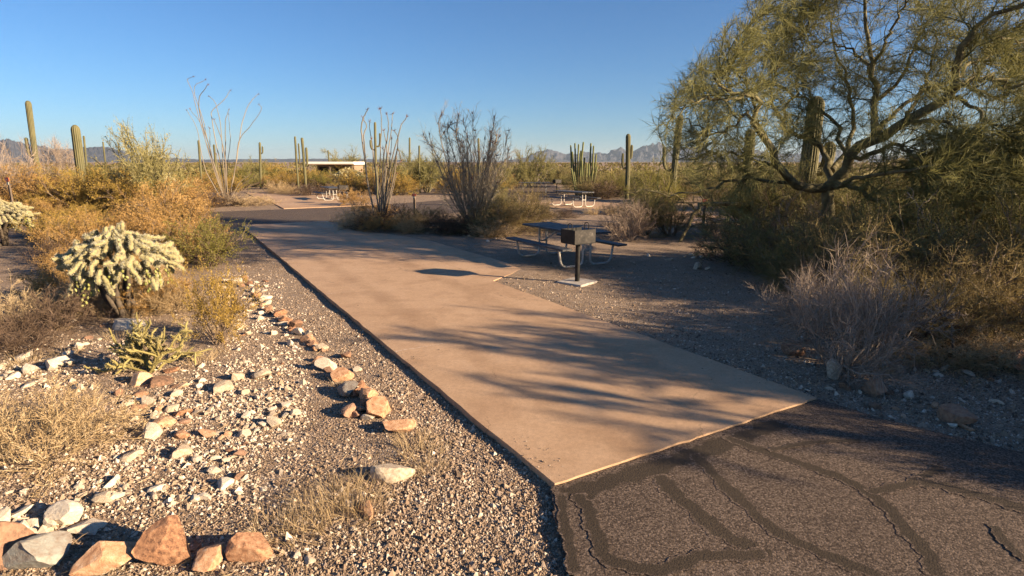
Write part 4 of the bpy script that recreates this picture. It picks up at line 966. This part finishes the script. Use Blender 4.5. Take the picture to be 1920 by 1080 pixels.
for i, (x, y, wp, lb) in enumerate([(1308, 506, 20, 'pale round rock in the shade under the palo verde'), (1325, 507, 11, 'small pale rock beside the round pale rock'), (1640, 735, 52, 'dark angular boulder in the shade at the road corner'), (1480, 668, 40, 'shaded rock at the gravel edge below the dead shrub'), (1560, 705, 44, 'shaded pale rock under the dead shrub'), (1800, 790, 36, 'dark rock on the shaded roadside gravel'), (1905, 690, 50, 'dark rock at the picture edge under dry branches')]):
    put_rock('rock', RK['rock_white' if i in (0, 1, 4) else 'rock_brown'][i % 4], x, y, wp, lb, None)
# loose stones
ST = {mt: [rock_mesh(300 + 20 * j + i, 2, 9, mt, (1, RNG.uniform(.55, .9), RNG.uniform(.4, .75))) for i in range(12)] for j, mt in enumerate(('rock_white', 'rock_orange', 'rock_brown'))}
clusters = [(465, 560, 50, 40, 26, 17, .95), (500, 640, 60, 45, 26, 18, .95), (430, 735, 110, 45, 40, 23, .93), (350, 800, 110, 55, 30, 26, .72), (500, 770, 60, 50, 22, 22, .95), (70, 705, 90, 28, 17, 20, .95), (130, 640, 120, 40, 16, 15, .95),
            (120, 915, 130, 70, 26, 26, .97), (50, 1000, 55, 30, 7, 34, 1.0), (330, 890, 120, 45, 24, 22, .85), (440, 880, 100, 60, 10, 20, .9), (600, 1000, 80, 60, 8, 20, .9), (280, 745, 60, 30, 12, 38, .15), (1000, 445, 150, 12, 16, 9, .95), (840, 440, 90, 8, 12, 8, .95), (1260, 478, 60, 14, 8, 12, .9), (1790, 695, 110, 14, 14, 15, .7), (1690, 765, 190, 40, 16, 17, .6)]
where = ['at the start of the border rocks', 'beside the middle border rocks', 'in the dense patch right of the staghorn cholla', 'in the patch beside the wide straw shrub', 'in the dense patch below the border rocks', 'under the dark bare shrub', 'under the pale cholla', 'above the grey-green wedge rock', 'touching the foreground row', 'above the tallest foreground rock', 'on open gravel above the foreground row', 'on the gravel below the dry grass', 'between staghorn cholla and straw shrub', 'on the open ground beyond the table', 'at the foot of the dense ocotillo', 'in the shade beyond the table', 'below the twisted dead branches', 'on the shaded road verge']
ns = 0; placed = []
for ci, (cx, cy_, rx, ry, cnt, sz, pw) in enumerate(clusters):
    for _ in range(cnt):
        for _try in range(8):
            x, y = cx + rx * RNG.uniform(-1, 1), cy_ + ry * RNG.uniform(-1, 1); wp = sz * .72 * RNG.lognormal(0, .5)
            g = G(x, y)
            if not on_paved(g, .1) and all((x - a) ** 2 + (y - b_) ** 2 * 2 > (.36 * (wp + c_)) ** 2 for a, b_, c_ in placed): break
        else: continue
        placed.append((x, y, wp)); mt = 'rock_white' if RNG.random() < pw else ('rock_orange' if RNG.random() < .7 else 'rock_brown')
        lb = 'loose %s stone %s' % (cnm[mt] if wp < sz * 1.15 else 'larger ' + cnm[mt], where[ci])
        put_rock('stone', ST[mt][ns % 12], x, y, wp, lb, 'loose stones ' + where[ci], sink=.32, tilt=RNG.uniform(-.35, .35)); ns += 1
print('stones', ns)

# gravel: real pebbles, thinning out with distance
def gravel(name, cand, size, seed, label):
    rng = np.random.default_rng(seed); c = cand; n = len(c)
    base = np.array([[1, 0, -.45], [-1, 0, -.45], [0, 1, -.45], [0, -1, -.45], [0, 0, 1]], float)     # the sunk underside is left open
    tri = np.array([[0, 2, 4], [2, 1, 4], [1, 3, 4], [3, 0, 4]])
    sc = size * rng.lognormal(0, .42, n); sh_ = rng.uniform(.55, 1.15, (n, 5, 1)); V = base[None] * sh_ + rng.normal(0, .2, (n, 5, 3))
    a = rng.random(n) * TAU; ca, sa = np.cos(a), np.sin(a)
    x = V[..., 0] * ca[:, None] - V[..., 1] * sa[:, None]; y = V[..., 0] * sa[:, None] + V[..., 1] * ca[:, None]; V = np.stack([x, y, V[..., 2] * .7], -1) * sc[:, None, None]
    z = gz(c[:, 0], c[:, 1]) + sc * rng.uniform(.0, .3, n); V += np.stack([c[:, 0], c[:, 1], z], -1)[:, None]
    mb = MB().add(V, None, (np.arange(n) * 5)[:, None, None] + tri[None], np.repeat(rng.random(n) ** 1.35, 5))
    return tag(mb.build(name, MAT['gravel']), label, 'gravel', None, 'stuff')
def sample(n, poly, seed, keep=lambda p: True, jitter=True):
    """points under an image-space polygon, cast to the ground"""
    rng = np.random.default_rng(seed); poly = np.array(poly, float); lo, hi = poly.min(0), poly.max(0); out = []
    q = rng.uniform(lo, hi, (n * 3, 2)); j = np.roll(np.arange(len(poly)), 1); ins = np.zeros(len(q), bool)
    for (xa, ya), (xb, yb) in zip(poly, poly[j]):
        cr = ((ya > q[:, 1]) != (yb > q[:, 1])) & (q[:, 0] < (xb - xa) * (q[:, 1] - ya) / (yb - ya + 1e-9) + xa); ins ^= cr
    q = q[ins][:n]; u_, v_ = q[:, 0] - 960, 540 - q[:, 1]; fy = FPX * CP + v_ * SP; dz = v_ * CP - FPX * SP; s = -CAM_H / dz
    return np.stack([u_ * s, fy * s], -1)
def off_pad(c):
    return np.array([not on_paved(p, -.02) for p in c])
c = sample(46000, [(425, 440), (480, 440), (780, 690), (1056, 915), (1075, 1110), (480, 1110), (560, 960), (770, 830), (700, 750), (600, 650), (500, 565), (440, 515)], 1); c = c[off_pad(c)]
gravel('gravel', c, .0095, 2, 'tan and grey gravel strip along the edge of the concrete pad')
c = sample(34000, [(-60, 640), (420, 560), (640, 690), (740, 830), (560, 960), (480, 1110), (-60, 1110)], 3); c = c[off_pad(c)]
gravel('gravel', c, .0085, 4, 'loose tan gravel between the white stones and the foreground rocks')
cs = [sample(int(ct * 36), [(cx - rx * 1.3, cy_ - ry * 1.3), (cx + rx * 1.3, cy_ - ry * 1.3), (cx + rx * 1.3, cy_ + ry * 1.3), (cx - rx * 1.3, cy_ + ry * 1.3)], 70 + i) for i, (cx, cy_, rx, ry, ct, _a, _b) in enumerate(clusters[:12])]
c = np.concatenate(cs); c = c[off_pad(c)]; gv = gravel('white_stone_chips', c, .0132, 9, 'small white stone chips spread between the loose stones'); gv.data.materials[0] = MAT['chips']
c = sample(20000, [(900, 525), (1100, 480), (1500, 520), (1920, 680), (1960, 900), (1530, 760), (1240, 640)], 5); c = c[off_pad(c)]
gravel('gravel', c, .011, 6, 'gravel around the table and along the shaded road side')

mb = MB(); c = sample(2600, [(-60, 560), (420, 540), (640, 690), (780, 850), (600, 1110), (-60, 1110)], 31); c = c[off_pad(c)]; rg = np.random.default_rng(32); n_ = len(c)
a_ = rg.random(n_) * TAU; d_ = np.stack([np.cos(a_), np.sin(a_), rg.normal(.05, .12, n_)], -1); p0 = np.stack([c[:, 0], c[:, 1], gz(c[:, 0], c[:, 1]) + .012], -1)
ribbons(mb, wander(p0, d_, rg.uniform(.03, .16, n_), 3, .25, 0, rg), .0045, rng=rg); tag(mb.build('twig_litter', MAT['litter']), 'broken dry twigs and straw lying among the stones', 'litter', None, 'stuff')
# grit blown onto the pad, thickest along its edges
rg = np.random.default_rng(91); ng = 900; se = np.stack([rg.random(ng) ** 1.5 * 12, np.where(rg.random(ng) < .7, np.abs(rg.normal(0, .12, ng)), PADW - np.abs(rg.normal(0, .25, ng)))], -1)
se[:80, 1] = rg.random(80) * PADW; c = np.array([L2W(a_, np.clip(b_, .01, PADW - .01)) for a_, b_ in se])
gv = gravel('grit', c, .0045, 92, 'fine grit scattered on the concrete pad'); gv.location.z = PAD_Z + .022

# ---------------------------------------------------------------- shrubs that the photograph singles out
putpx('green', 392, 496, 404, 'yellow-green bush at the gravel edge between cholla and concrete pad', None, 1.05)
putpx('rust', 330, 470, 372, 'golden bush right behind the pale chain-fruit cholla', None, 1.0)
putpx('creosote', 412, 640, 500, 'slender open shrub with bare stems beside the white stone border', None, .6)
putpx('rust', 300, 575, 505, 'low golden shrub growing under the arms of the pale cholla', None, 1.3)
putpx('strawbush', 85, 850, 716, 'wide low straw-coloured shrub in the foreground stones', None, 1.15)
putpx('strawbush', 20, 610, 528, 'small straw-coloured shrub at the picture edge left of the cholla', None, .9)
putpx('dark', 95, 620, 540, 'dark bare twiggy shrub beside the pale cholla', None, 1.2)
putpx('dark', 30, 655, 585, 'low dark bare shrub above the wide straw shrub', None, 1.5)
putpx('dead', 1575, 690, 462, 'large bare grey-pink dead shrub at the shaded gravel edge', None, .72)
putpx('dead', 1510, 620, 505, 'smaller bare dead shrub leaning beside the large grey one', None, .8)
putpx('bank', 1660, 640, 500, 'orange-brown shrub behind the large dead shrub', None, 1.1)
putpx('bank', 1560, 560, 425, 'orange-tinged shrub under the palo verde trunk', None, 1.1)
putpx('bankgreen', 1640, 560, 385, 'olive shrub under the lower limbs of the palo verde', None, 1.0)
putpx('bank', 1760, 600, 420, 'broad brown shrub filling the bank below the palo verde', None, 1.2)
putpx('bankgreen', 1740, 540, 340, 'tall olive shrub behind the broad brown bank shrub', None, 1.0)
putpx('bankgreen', 1860, 570, 350, 'tall golden-olive shrub at the picture edge under the limb', None, .95)
putpx('bankgreen', 1930, 540, 310, 'tallest olive shrub cut by the picture edge', None, .9)
putpx('bank', 1880, 640, 500, 'brown shrub at the picture edge above the twisted branches', None, 1.2)
putpx('bank', 1790, 655, 560, 'low brown shrub above the twisted dead branches', None, 1.5)
putpx('strawbush', 1760, 680, 615, 'low dry straw shrub among the twisted dead branches', None, 1.6)
putpx('strawbush', 1890, 690, 620, 'low dry straw shrub at the picture edge', None, 1.6)
putpx('dark', 1700, 650, 570, 'dark bare shrub right of the large dead shrub', None, 1.4)
putpx('bank', 1545, 520, 372, 'brown brush crowding the trunk of the big palo verde', None, 1.0)
putpx('dead', 1490, 505, 372, 'grey brush beside the palo verde trunk', None, .9)
putpx('bankgreen', 1620, 500, 340, 'golden brush in the fork shade of the palo verde', None, 1.0)
putpx('bankgreen', 1480, 452, 300, 'tall olive brush behind the trunk fork of the palo verde', None, .9)
putpx('bankgreen', 1595, 452, 292, 'tall olive brush filling the gap under the long right limb', None, .9)
putpx('bankgreen', 1405, 432, 322, 'olive brush under the pale lower limb of the palo verde', None, 1.0)
putpx('bankgreen', 1430, 510, 400, 'dark shaded shrub at the foot of the palo verde', None, 1.2)
putpx('dark', 1380, 490, 420, 'dark tangled shrub in the deepest shade', None, 1.5)
putpx('bankgreen', 1480, 540, 440, 'shaded shrub behind the smaller dead shrub', None, 1.1)
putpx('bankgreen', 1255, 440, 372, 'green shrub beside the arching dead branch', None, 1.3)
putpx('dead', 1175, 452, 372, 'twiggy shrub standing beyond the table near the saguaro', None, .8)
putpx('bankgreen', 1205, 440, 345, 'golden open shrub behind the twiggy one beyond the table', None, .8)
for i, (x, yb, yt, kd, lb, wd_) in enumerate([(672, 428, 385, 'strawbush', 'pale low shrub at the corner of the pad', 1.1), (715, 436, 395, 'rust', 'bristly tan shrub under the sparse ocotillo', 1.2), (772, 438, 398, 'strawbush', 'yellow bristly shrub between the ocotillos at the pad edge', 1.0), (742, 428, 380, 'dark', 'dark bare shrub behind the bristly tan one', 1.4), (805, 434, 392, 'dark', 'dark tangled shrub under the dense ocotillo', 1.6),
        (845, 440, 400, 'dark', 'low dark shrub against the dense ocotillo base', 1.3), (925, 446, 412, 'strawbush', 'low straw shrub at the gravel edge before the dense ocotillo', 1.5), (960, 440, 360, 'bank', 'brown shrub beside the dense ocotillo', 1.0), (990, 430, 352, 'bank', 'tan-brown shrub behind the picnic table end', .8), (930, 425, 345, 'bankgreen', 'olive shrub behind the dense ocotillo', .9), (700, 420, 372, 'rust', 'small brown shrub behind the pale corner shrub', 1.1),
        (1050, 406, 388, 'dark', 'low dark mound of twigs before the far table', 3.0), (1135, 372, 335, 'dark', 'dark twiggy shrub at the foot of the organ pipe cactus', 1.2), (1160, 400, 378, 'strawbush', 'low straw shrub beyond the table gravel', 2.0), (1010, 408, 390, 'strawbush', 'low pale shrub between the road and the table', 2.2), (1345, 440, 400, 'strawbush', 'straw shrub seen below the arching dead branch', 1.2)]):
    putpx(kd, x, yb, yt, lb, None, wd_)
for i, (x, yb, yt, kd, lb, wd_) in enumerate([(150, 402, 316, 'creosote', 'golden bush hiding the foot of the stout blunt saguaro', 1.0), (112, 398, 322, 'rust', 'brown bush just before the stout blunt saguaro', 1.0), (188, 398, 320, 'creosote', 'golden bush beside the stout blunt saguaro', 1.0), (66, 398, 312, 'rust', 'brown bush hiding the foot of the leaning saguaro', 1.0), (250, 404, 322, 'creosote', 'golden bush in front of the rounded palo verde', 1.0), (325, 404, 330, 'rust', 'brown bush before the rounded palo verde and sprawling cholla', 1.0),
        (790, 434, 385, 'bank', 'brown brush between the two ocotillos', 1.3), (862, 440, 392, 'dark', 'dark brush in front of the dense ocotillo canes', 1.3), (698, 431, 396, 'dark', 'dark brush under the sparse ocotillo', 1.5), (905, 442, 398, 'bank', 'brown brush against the dense ocotillo base', 1.3), (945, 442, 385, 'bank', 'brown brush between the dense ocotillo and the table', 1.1), (470, 384, 361, 'strawbush', 'blond straw shrub at the foot of the tall ocotillo', 2.2), (390, 388, 350, 'dark', 'grey-brown shrub beside the foot of the tall ocotillo', 1.2), (425, 386, 362, 'dark', 'dark low shrub around the tall ocotillo base', 1.5), (518, 362, 336, 'strawbush', 'blond straw shrub by the far concrete pad', 1.0), (540, 364, 340, 'strawbush', 'second blond straw shrub by the far concrete pad', 1.0), (585, 366, 336, 'dark', 'dark shrub behind the far pad near the table', 1.6), (665, 385, 350, 'rust', 'tan shrub beside the far grill', 1.1),
        (480, 350, 300, 'paloverde', 'green palo verde clump behind the far road', .85), (300, 400, 236, 'paloverde', 'rounded pale palo verde tree above the golden scrub', .62), (510, 345, 306, 'creosote', 'olive shrub left of the slender saguaro pair', 1.1), (650, 338, 278, 'paloverde', 'pale palo verde tree beside the white roofed shelter', .85), (745, 362, 292, 'paloverde', 'yellow-green palo verde behind the small site marker', .9), (800, 360, 282, 'paloverde', 'yellow-green palo verde left of the dense ocotillo', .8), (1000, 352, 276, 'paloverde', 'palo verde tree with thin pale trunks before the mountains', .62),
        (1045, 345, 304, 'paloverde', 'low palo verde right of the thin trunked one', .8), (940, 360, 305, 'paloverde', 'low golden palo verde behind the dense ocotillo', .8), (1215, 378, 310, 'green', 'tall olive shrub behind the two armed saguaro', .9), (1240, 400, 315, 'green', 'tall olive shrub beside the hooked arm saguaro', .7), (1330, 380, 300, 'paloverde', 'green palo verde seen through the tree crown edge', .9), (1460, 400, 320, 'paloverde', 'green palo verde behind the pale limb', 1.1), (1620, 420, 300, 'paloverde', 'green palo verde behind the thick trunk', 1.1), (1760, 400, 268, 'paloverde', 'broad green palo verde behind the right limb', 1.2), (1880, 400, 250, 'paloverde', 'pale green palo verde at the picture edge behind the limbs', 1.1),
        (25, 395, 250, 'dead', 'large grey leafless shrub beside the leaning saguaro', .62), (110, 345, 258, 'dead', 'leafless twiggy shrub between the two big saguaros', .5)]):
    putpx(kd, x, yb, yt, lb, None, wd_)

# the unsingled scrub: filling the flats between
taken = []
def scatter(n, region, kinds, hr, label, group, mind, seed, wide=(.9, 1.3)):
    rng = np.random.default_rng(seed); k = 0; tries = 0
    while k < n and tries < n * 30:
        tries += 1; p = region(rng)
        if p is None or on_paved(p, .45): continue
        if any((p[0] - a) ** 2 + (p[1] - b_) ** 2 < (mind * (.6 + d_ / 40)) ** 2 for a, b_, d_ in taken): continue
        if 960 + FPX * p[0] / (p[1] * CP) < 70 and p[1] < 19.5: continue       # keeps the site marker in the clear
        s, e = W2L(p)
        if 4 < s < 20 and 0 < e < 8.2: continue                      # the table's gravel
        if 18 < s < 34 and 8 < e < 21 and p[0] < 8: continue          # the neighbouring site
        if 27 < s < 47 and 1.5 < e < 9: continue
        taken.append((p[0], p[1], p[1])); kd = kinds[int(rng.integers(len(kinds)))]
        h_ = rng.uniform(*hr); f_ = (h_ - hr[0]) / (hr[1] - hr[0]); lw = 'low ' if f_ < .3 else ('tall ' if f_ > .7 else '')
        put(kd, p, h_ * (1 if kd != 'dark' else .6), lw + label[kd], group, rng.uniform(*wide)); k += 1
    return k
LBL = lambda where: {'creosote': 'golden-olive creosote bush ' + where, 'rust': 'golden-brown bursage shrub ' + where, 'green': 'olive green shrub ' + where, 'dark': 'dark bare shrub ' + where, 'paloverde': 'pale green palo verde tree ' + where, 'strawbush': 'straw-coloured shrub ' + where, 'bank': 'brown twiggy shrub ' + where, 'bankgreen': 'olive twiggy shrub ' + where}
def reg_poly(xlo, xhi, ylo, yhi):
    def f(rng):
        y = 303.4 + CAM_H * FPX / rng.uniform(ylo, yhi) * 0.978; return G(rng.uniform(xlo, xhi), y)
    return f
def reg_px(poly_x, y0, y1):
    def f(rng):
        x, y = rng.uniform(*poly_x), rng.uniform(y0, y1)
        if x > 345 + (y - 400) * .15 and y < 520 and x < 700: return None
        return G(x, y)
    return f
nn = 0
nn += scatter(26, reg_px((-60, 340), 455, 590), ['rust', 'strawbush', 'rust'], (.35, .65), LBL('low between the pale chollas'), 'low shrubs between the pale chollas', .55, 11)
nn += scatter(58, reg_px((-60, 345), 395, 495), ['rust', 'creosote', 'rust', 'rust', 'dark'], (.7, 1.2), LBL('in the thicket behind the pale cholla'), 'thicket behind the pale cholla', .75, 1)
nn += scatter(100, reg_poly(-80, 335, 14, 36), ['rust', 'creosote', 'rust', 'creosote', 'green'], (1.2, 1.85), LBL('on the flat below the two big saguaros'), 'scrub below the two big saguaros', .8, 2)
nn += scatter(58, reg_poly(380, 1000, 37, 62), ['creosote', 'rust', 'creosote', 'green', 'paloverde'], (1.1, 1.8), LBL('beyond the far road and its campsites'), 'scrub beyond the far road', 1.1, 3)
nn += scatter(44, reg_poly(1180, 1980, 17, 40), ['bankgreen', 'bankgreen', 'green', 'bank'], (1.1, 1.9), LBL('behind the big palo verde'), 'scrub behind the big palo verde', .9, 4)
nn += scatter(26, reg_poly(980, 1300, 36, 62), ['bankgreen', 'green', 'paloverde', 'bank'], (1.1, 1.8), LBL('around the organ pipe cactus'), 'scrub around the organ pipe cactus', 1.1, 5)
nn += scatter(30, reg_poly(-80, 520, 34, 70), ['creosote', 'green', 'paloverde'], (1.2, 2.0), LBL('far behind the leaning saguaro'), 'scrub far behind the leaning saguaro', 1.4, 6)
print('scattered shrubs', nn)
# bushes beside the road, outside the view, that shade the verge
for x, y, h, kd, lb in ((5.5, 3.55, .95, 'bankgreen', 'low olive shrub where the road verge meets the asphalt'), (6.3, 3.3, 1.15, 'bankgreen', 'dense shrub at the road verge beside the wide palo verde'), (7.1, 3.0, 1.3, 'green', 'tall dense verge shrub casting shade over the asphalt'), (7.9, 2.7, 1.4, 'bankgreen', 'tallest verge shrub under the wide palo verde'),
                        (6.0, 4.35, .9, 'bank', 'low brown bush at the edge of the shaded verge'), (6.9, 4.2, 1.15, 'bankgreen', 'olive bush on the verge below the open palo verde'), (7.8, 4.0, 1.3, 'green', 'green bush under the open roadside palo verde'), (6.5, 4.8, .85, 'bank', 'brown bush behind the olive verge bush'), (9.8, 8.2, 1.4, 'bank', 'brown shrub at the foot of the tall roadside palo verde')):
    put(kd, (x, y), h, lb, None, 1.15)
# dry grass
GRM = [grass(400 + i, 150, .30, 1.15, .2, .0038) for i in range(3)] + [grass(410 + i, 150, .5, .5, .2, .007) for i in range(2)]
def tuft(px, py, sc, label, k, group='dry grass tufts'):
    g = G(px, py); e = empty('dry_grass_tuft', (g[0], g[1], ground_z(g)), RNG.random() * TAU, sc); tag(e, label, 'grass', group); link('blades', GRM[k % 5], e)
for i, (x, y, s_) in enumerate([(610, 935, .85), (655, 935, .9), (640, 985, .9), (700, 900, .6), (575, 980, .7), (520, 985, .7), (690, 950, .7), (560, 1010, .6)]): tuft(x, y, s_, 'dry tangled grass tuft around the white boulder and last orange rock', i % 3, 'grass around the white boulder')
for i, (x, y, s_) in enumerate([(795, 850, .8), (778, 825, .7), (640, 720, .5), (810, 880, .55)]): tuft(x, y, s_, 'thin pale grass tuft beside the border rocks and gravel strip', i % 3, 'grass beside the border rocks')
for i, (x, y, s_) in enumerate([(392, 432, 1.3), (405, 440, 1.2), (378, 428, 1.4), (418, 448, 1.0), (360, 425, 1.3), (398, 452, 1.0)]): tuft(x, y, s_, 'tall blond grass tuft at the roadside behind the yellow-green bush', 3 + i % 2, 'tall blond grass at the roadside')
for i in range(16): tuft(RNG.uniform(0, 420), RNG.uniform(590, 690), RNG.uniform(.4, .8), 'short dry grass tuft among the stones under the chollas', i % 3, 'grass under the chollas')
for i in range(14): tuft(RNG.uniform(960, 1240), RNG.uniform(398, 446), RNG.uniform(.6, 1.1), 'short blond grass tuft on the open ground beyond the table', i, 'grass beyond the table')
for i in range(14): tuft(RNG.uniform(1600, 1920), RNG.uniform(620, 700), RNG.uniform(.5, .9), 'dry grass tuft on the shaded bank by the road', i % 3, 'grass on the shaded bank')
# twisted dead branches on the bank
def deadwood(pts, r, label, Y0=None):
    g = G(*pts[0]); e = empty('fallen_branch', (g[0], g[1], 0)); tag(e, label, 'branch', 'dead branches on the bank'); o = np.array(e.location)
    p = smooth_path([P(x, y, g[1] + .12 * i) for i, (x, y) in enumerate(pts)], 16) - o; p[0, 2] = -.02
    p[1:-1] += RNG.normal(0, .012, (14, 3)); mb = MB(); tubes(mb, p, r, r * .35, 7, cap=True); mb.build('limb', MAT['dead_bark'], e, True)
    s = sprout(p[None], 6, .3, 1, .9, .12, .35, 6, .25, .1, 0); mb = MB(); tubes(mb, s, r * .35, r * .12, 4, RNG.random(len(s))); mb.build('twigs', MAT['dead_twig'], e)
deadwood([(1652, 680), (1645, 640), (1665, 600), (1700, 585), (1745, 590)], .022, 'bleached bent branch rising beside the large dead shrub')
deadwood([(1690, 668), (1660, 625), (1720, 610), (1770, 580)], .028, 'dark crooked branch lying on the brown bank')
deadwood([(1800, 680), (1785, 640), (1790, 605), (1786, 588)], .02, 'forked dead branch standing on the bank')
deadwood([(1815, 672), (1812, 620), (1816, 590)], .016, 'pale upright dead stick beside the forked branch')
deadwood([(1690, 664), (1720, 662), (1760, 690), (1800, 700)], .024, 'dead branch lying flat along the road verge')
deadwood([(1738, 560), (1728, 455), (1722, 402), (1742, 372), (1795, 335)], .022, 'bleached dead limb rising through the bank shrubs under the palo verde')
deadwood([(1775, 565), (1760, 440), (1735, 410), (1712, 372), (1700, 360)], .02, 'pale dead limb crossing the bleached one in the bank shrubs')
deadwood([(1905, 600), (1880, 560), (1870, 520)], .018, 'dead branch leaning at the picture edge')

# ---------------------------------------------------------------- the far plain: one mass of scrub
rng = np.random.default_rng(55); mb = MB()
nb = 2600; dist = 62 + 900 * rng.random(nb) ** 2.2; az = rng.uniform(-.85, .85, nb); cx, cyy = dist * np.sin(az), dist * np.cos(az)
hh = rng.uniform(.8, 1.9, nb) * np.where(rng.random(nb) < .10, 1.4, 1.0); per = 36
idx = np.repeat(np.arange(nb), per); q = nrm(rng.normal(0, 1, (len(idx), 3))) * rng.random((len(idx), 1)) ** .4
c = np.stack([cx[idx] + q[:, 0] * hh[idx] * .75, cyy[idx] + q[:, 1] * hh[idx] * .75, hh[idx] * (.5 + .5 * q[:, 2])], -1)
leaves(mb, c, (.10 + dist / 2600)[idx] * 1.8, np.clip(rng.random(nb)[idx] * .8 + .2 * rng.random(len(idx)), 0, 1), rng, 1.9)
MAT['far_leaf'] = plant_mat('far_scrub_leaf', [(.10, .085, .03), (.18, .14, .045), (.24, .18, .065), (.17, .155, .055)], .25, 0)
tag(mb.build('far_scrub', MAT['far_leaf']), 'low olive scrub covering the far plain up to the mountains', 'scrub', None, 'stuff')

# ---------------------------------------------------------------- the air
HAZE = 3.2e-5
bm = bmesh.new(); bmesh.ops.create_cube(bm, size=1.0); bmesh.ops.scale(bm, vec=(44000, 44000, 392), verts=bm.verts); bmesh.ops.translate(bm, vec=(0, 0, 194), verts=bm.verts)
mb = MB(); bm_add(mb, bm); m = bpy.data.materials.new('thin_air'); m.use_nodes = True; t = m.node_tree; t.nodes.clear()
out = t.nodes.new('ShaderNodeOutputMaterial'); pvn = t.nodes.new('ShaderNodeVolumePrincipled'); pvn.inputs['Color'].default_value = (.76, .89, 1, 1); pvn.inputs['Density'].default_value = HAZE; pvn.inputs['Anisotropy'].default_value = .2
t.links.new(pvn.outputs[0], out.inputs['Volume'])
hz = mb.build('haze', m); tag(hz, 'thin pale haze of the desert air', 'haze', None, 'stuff')
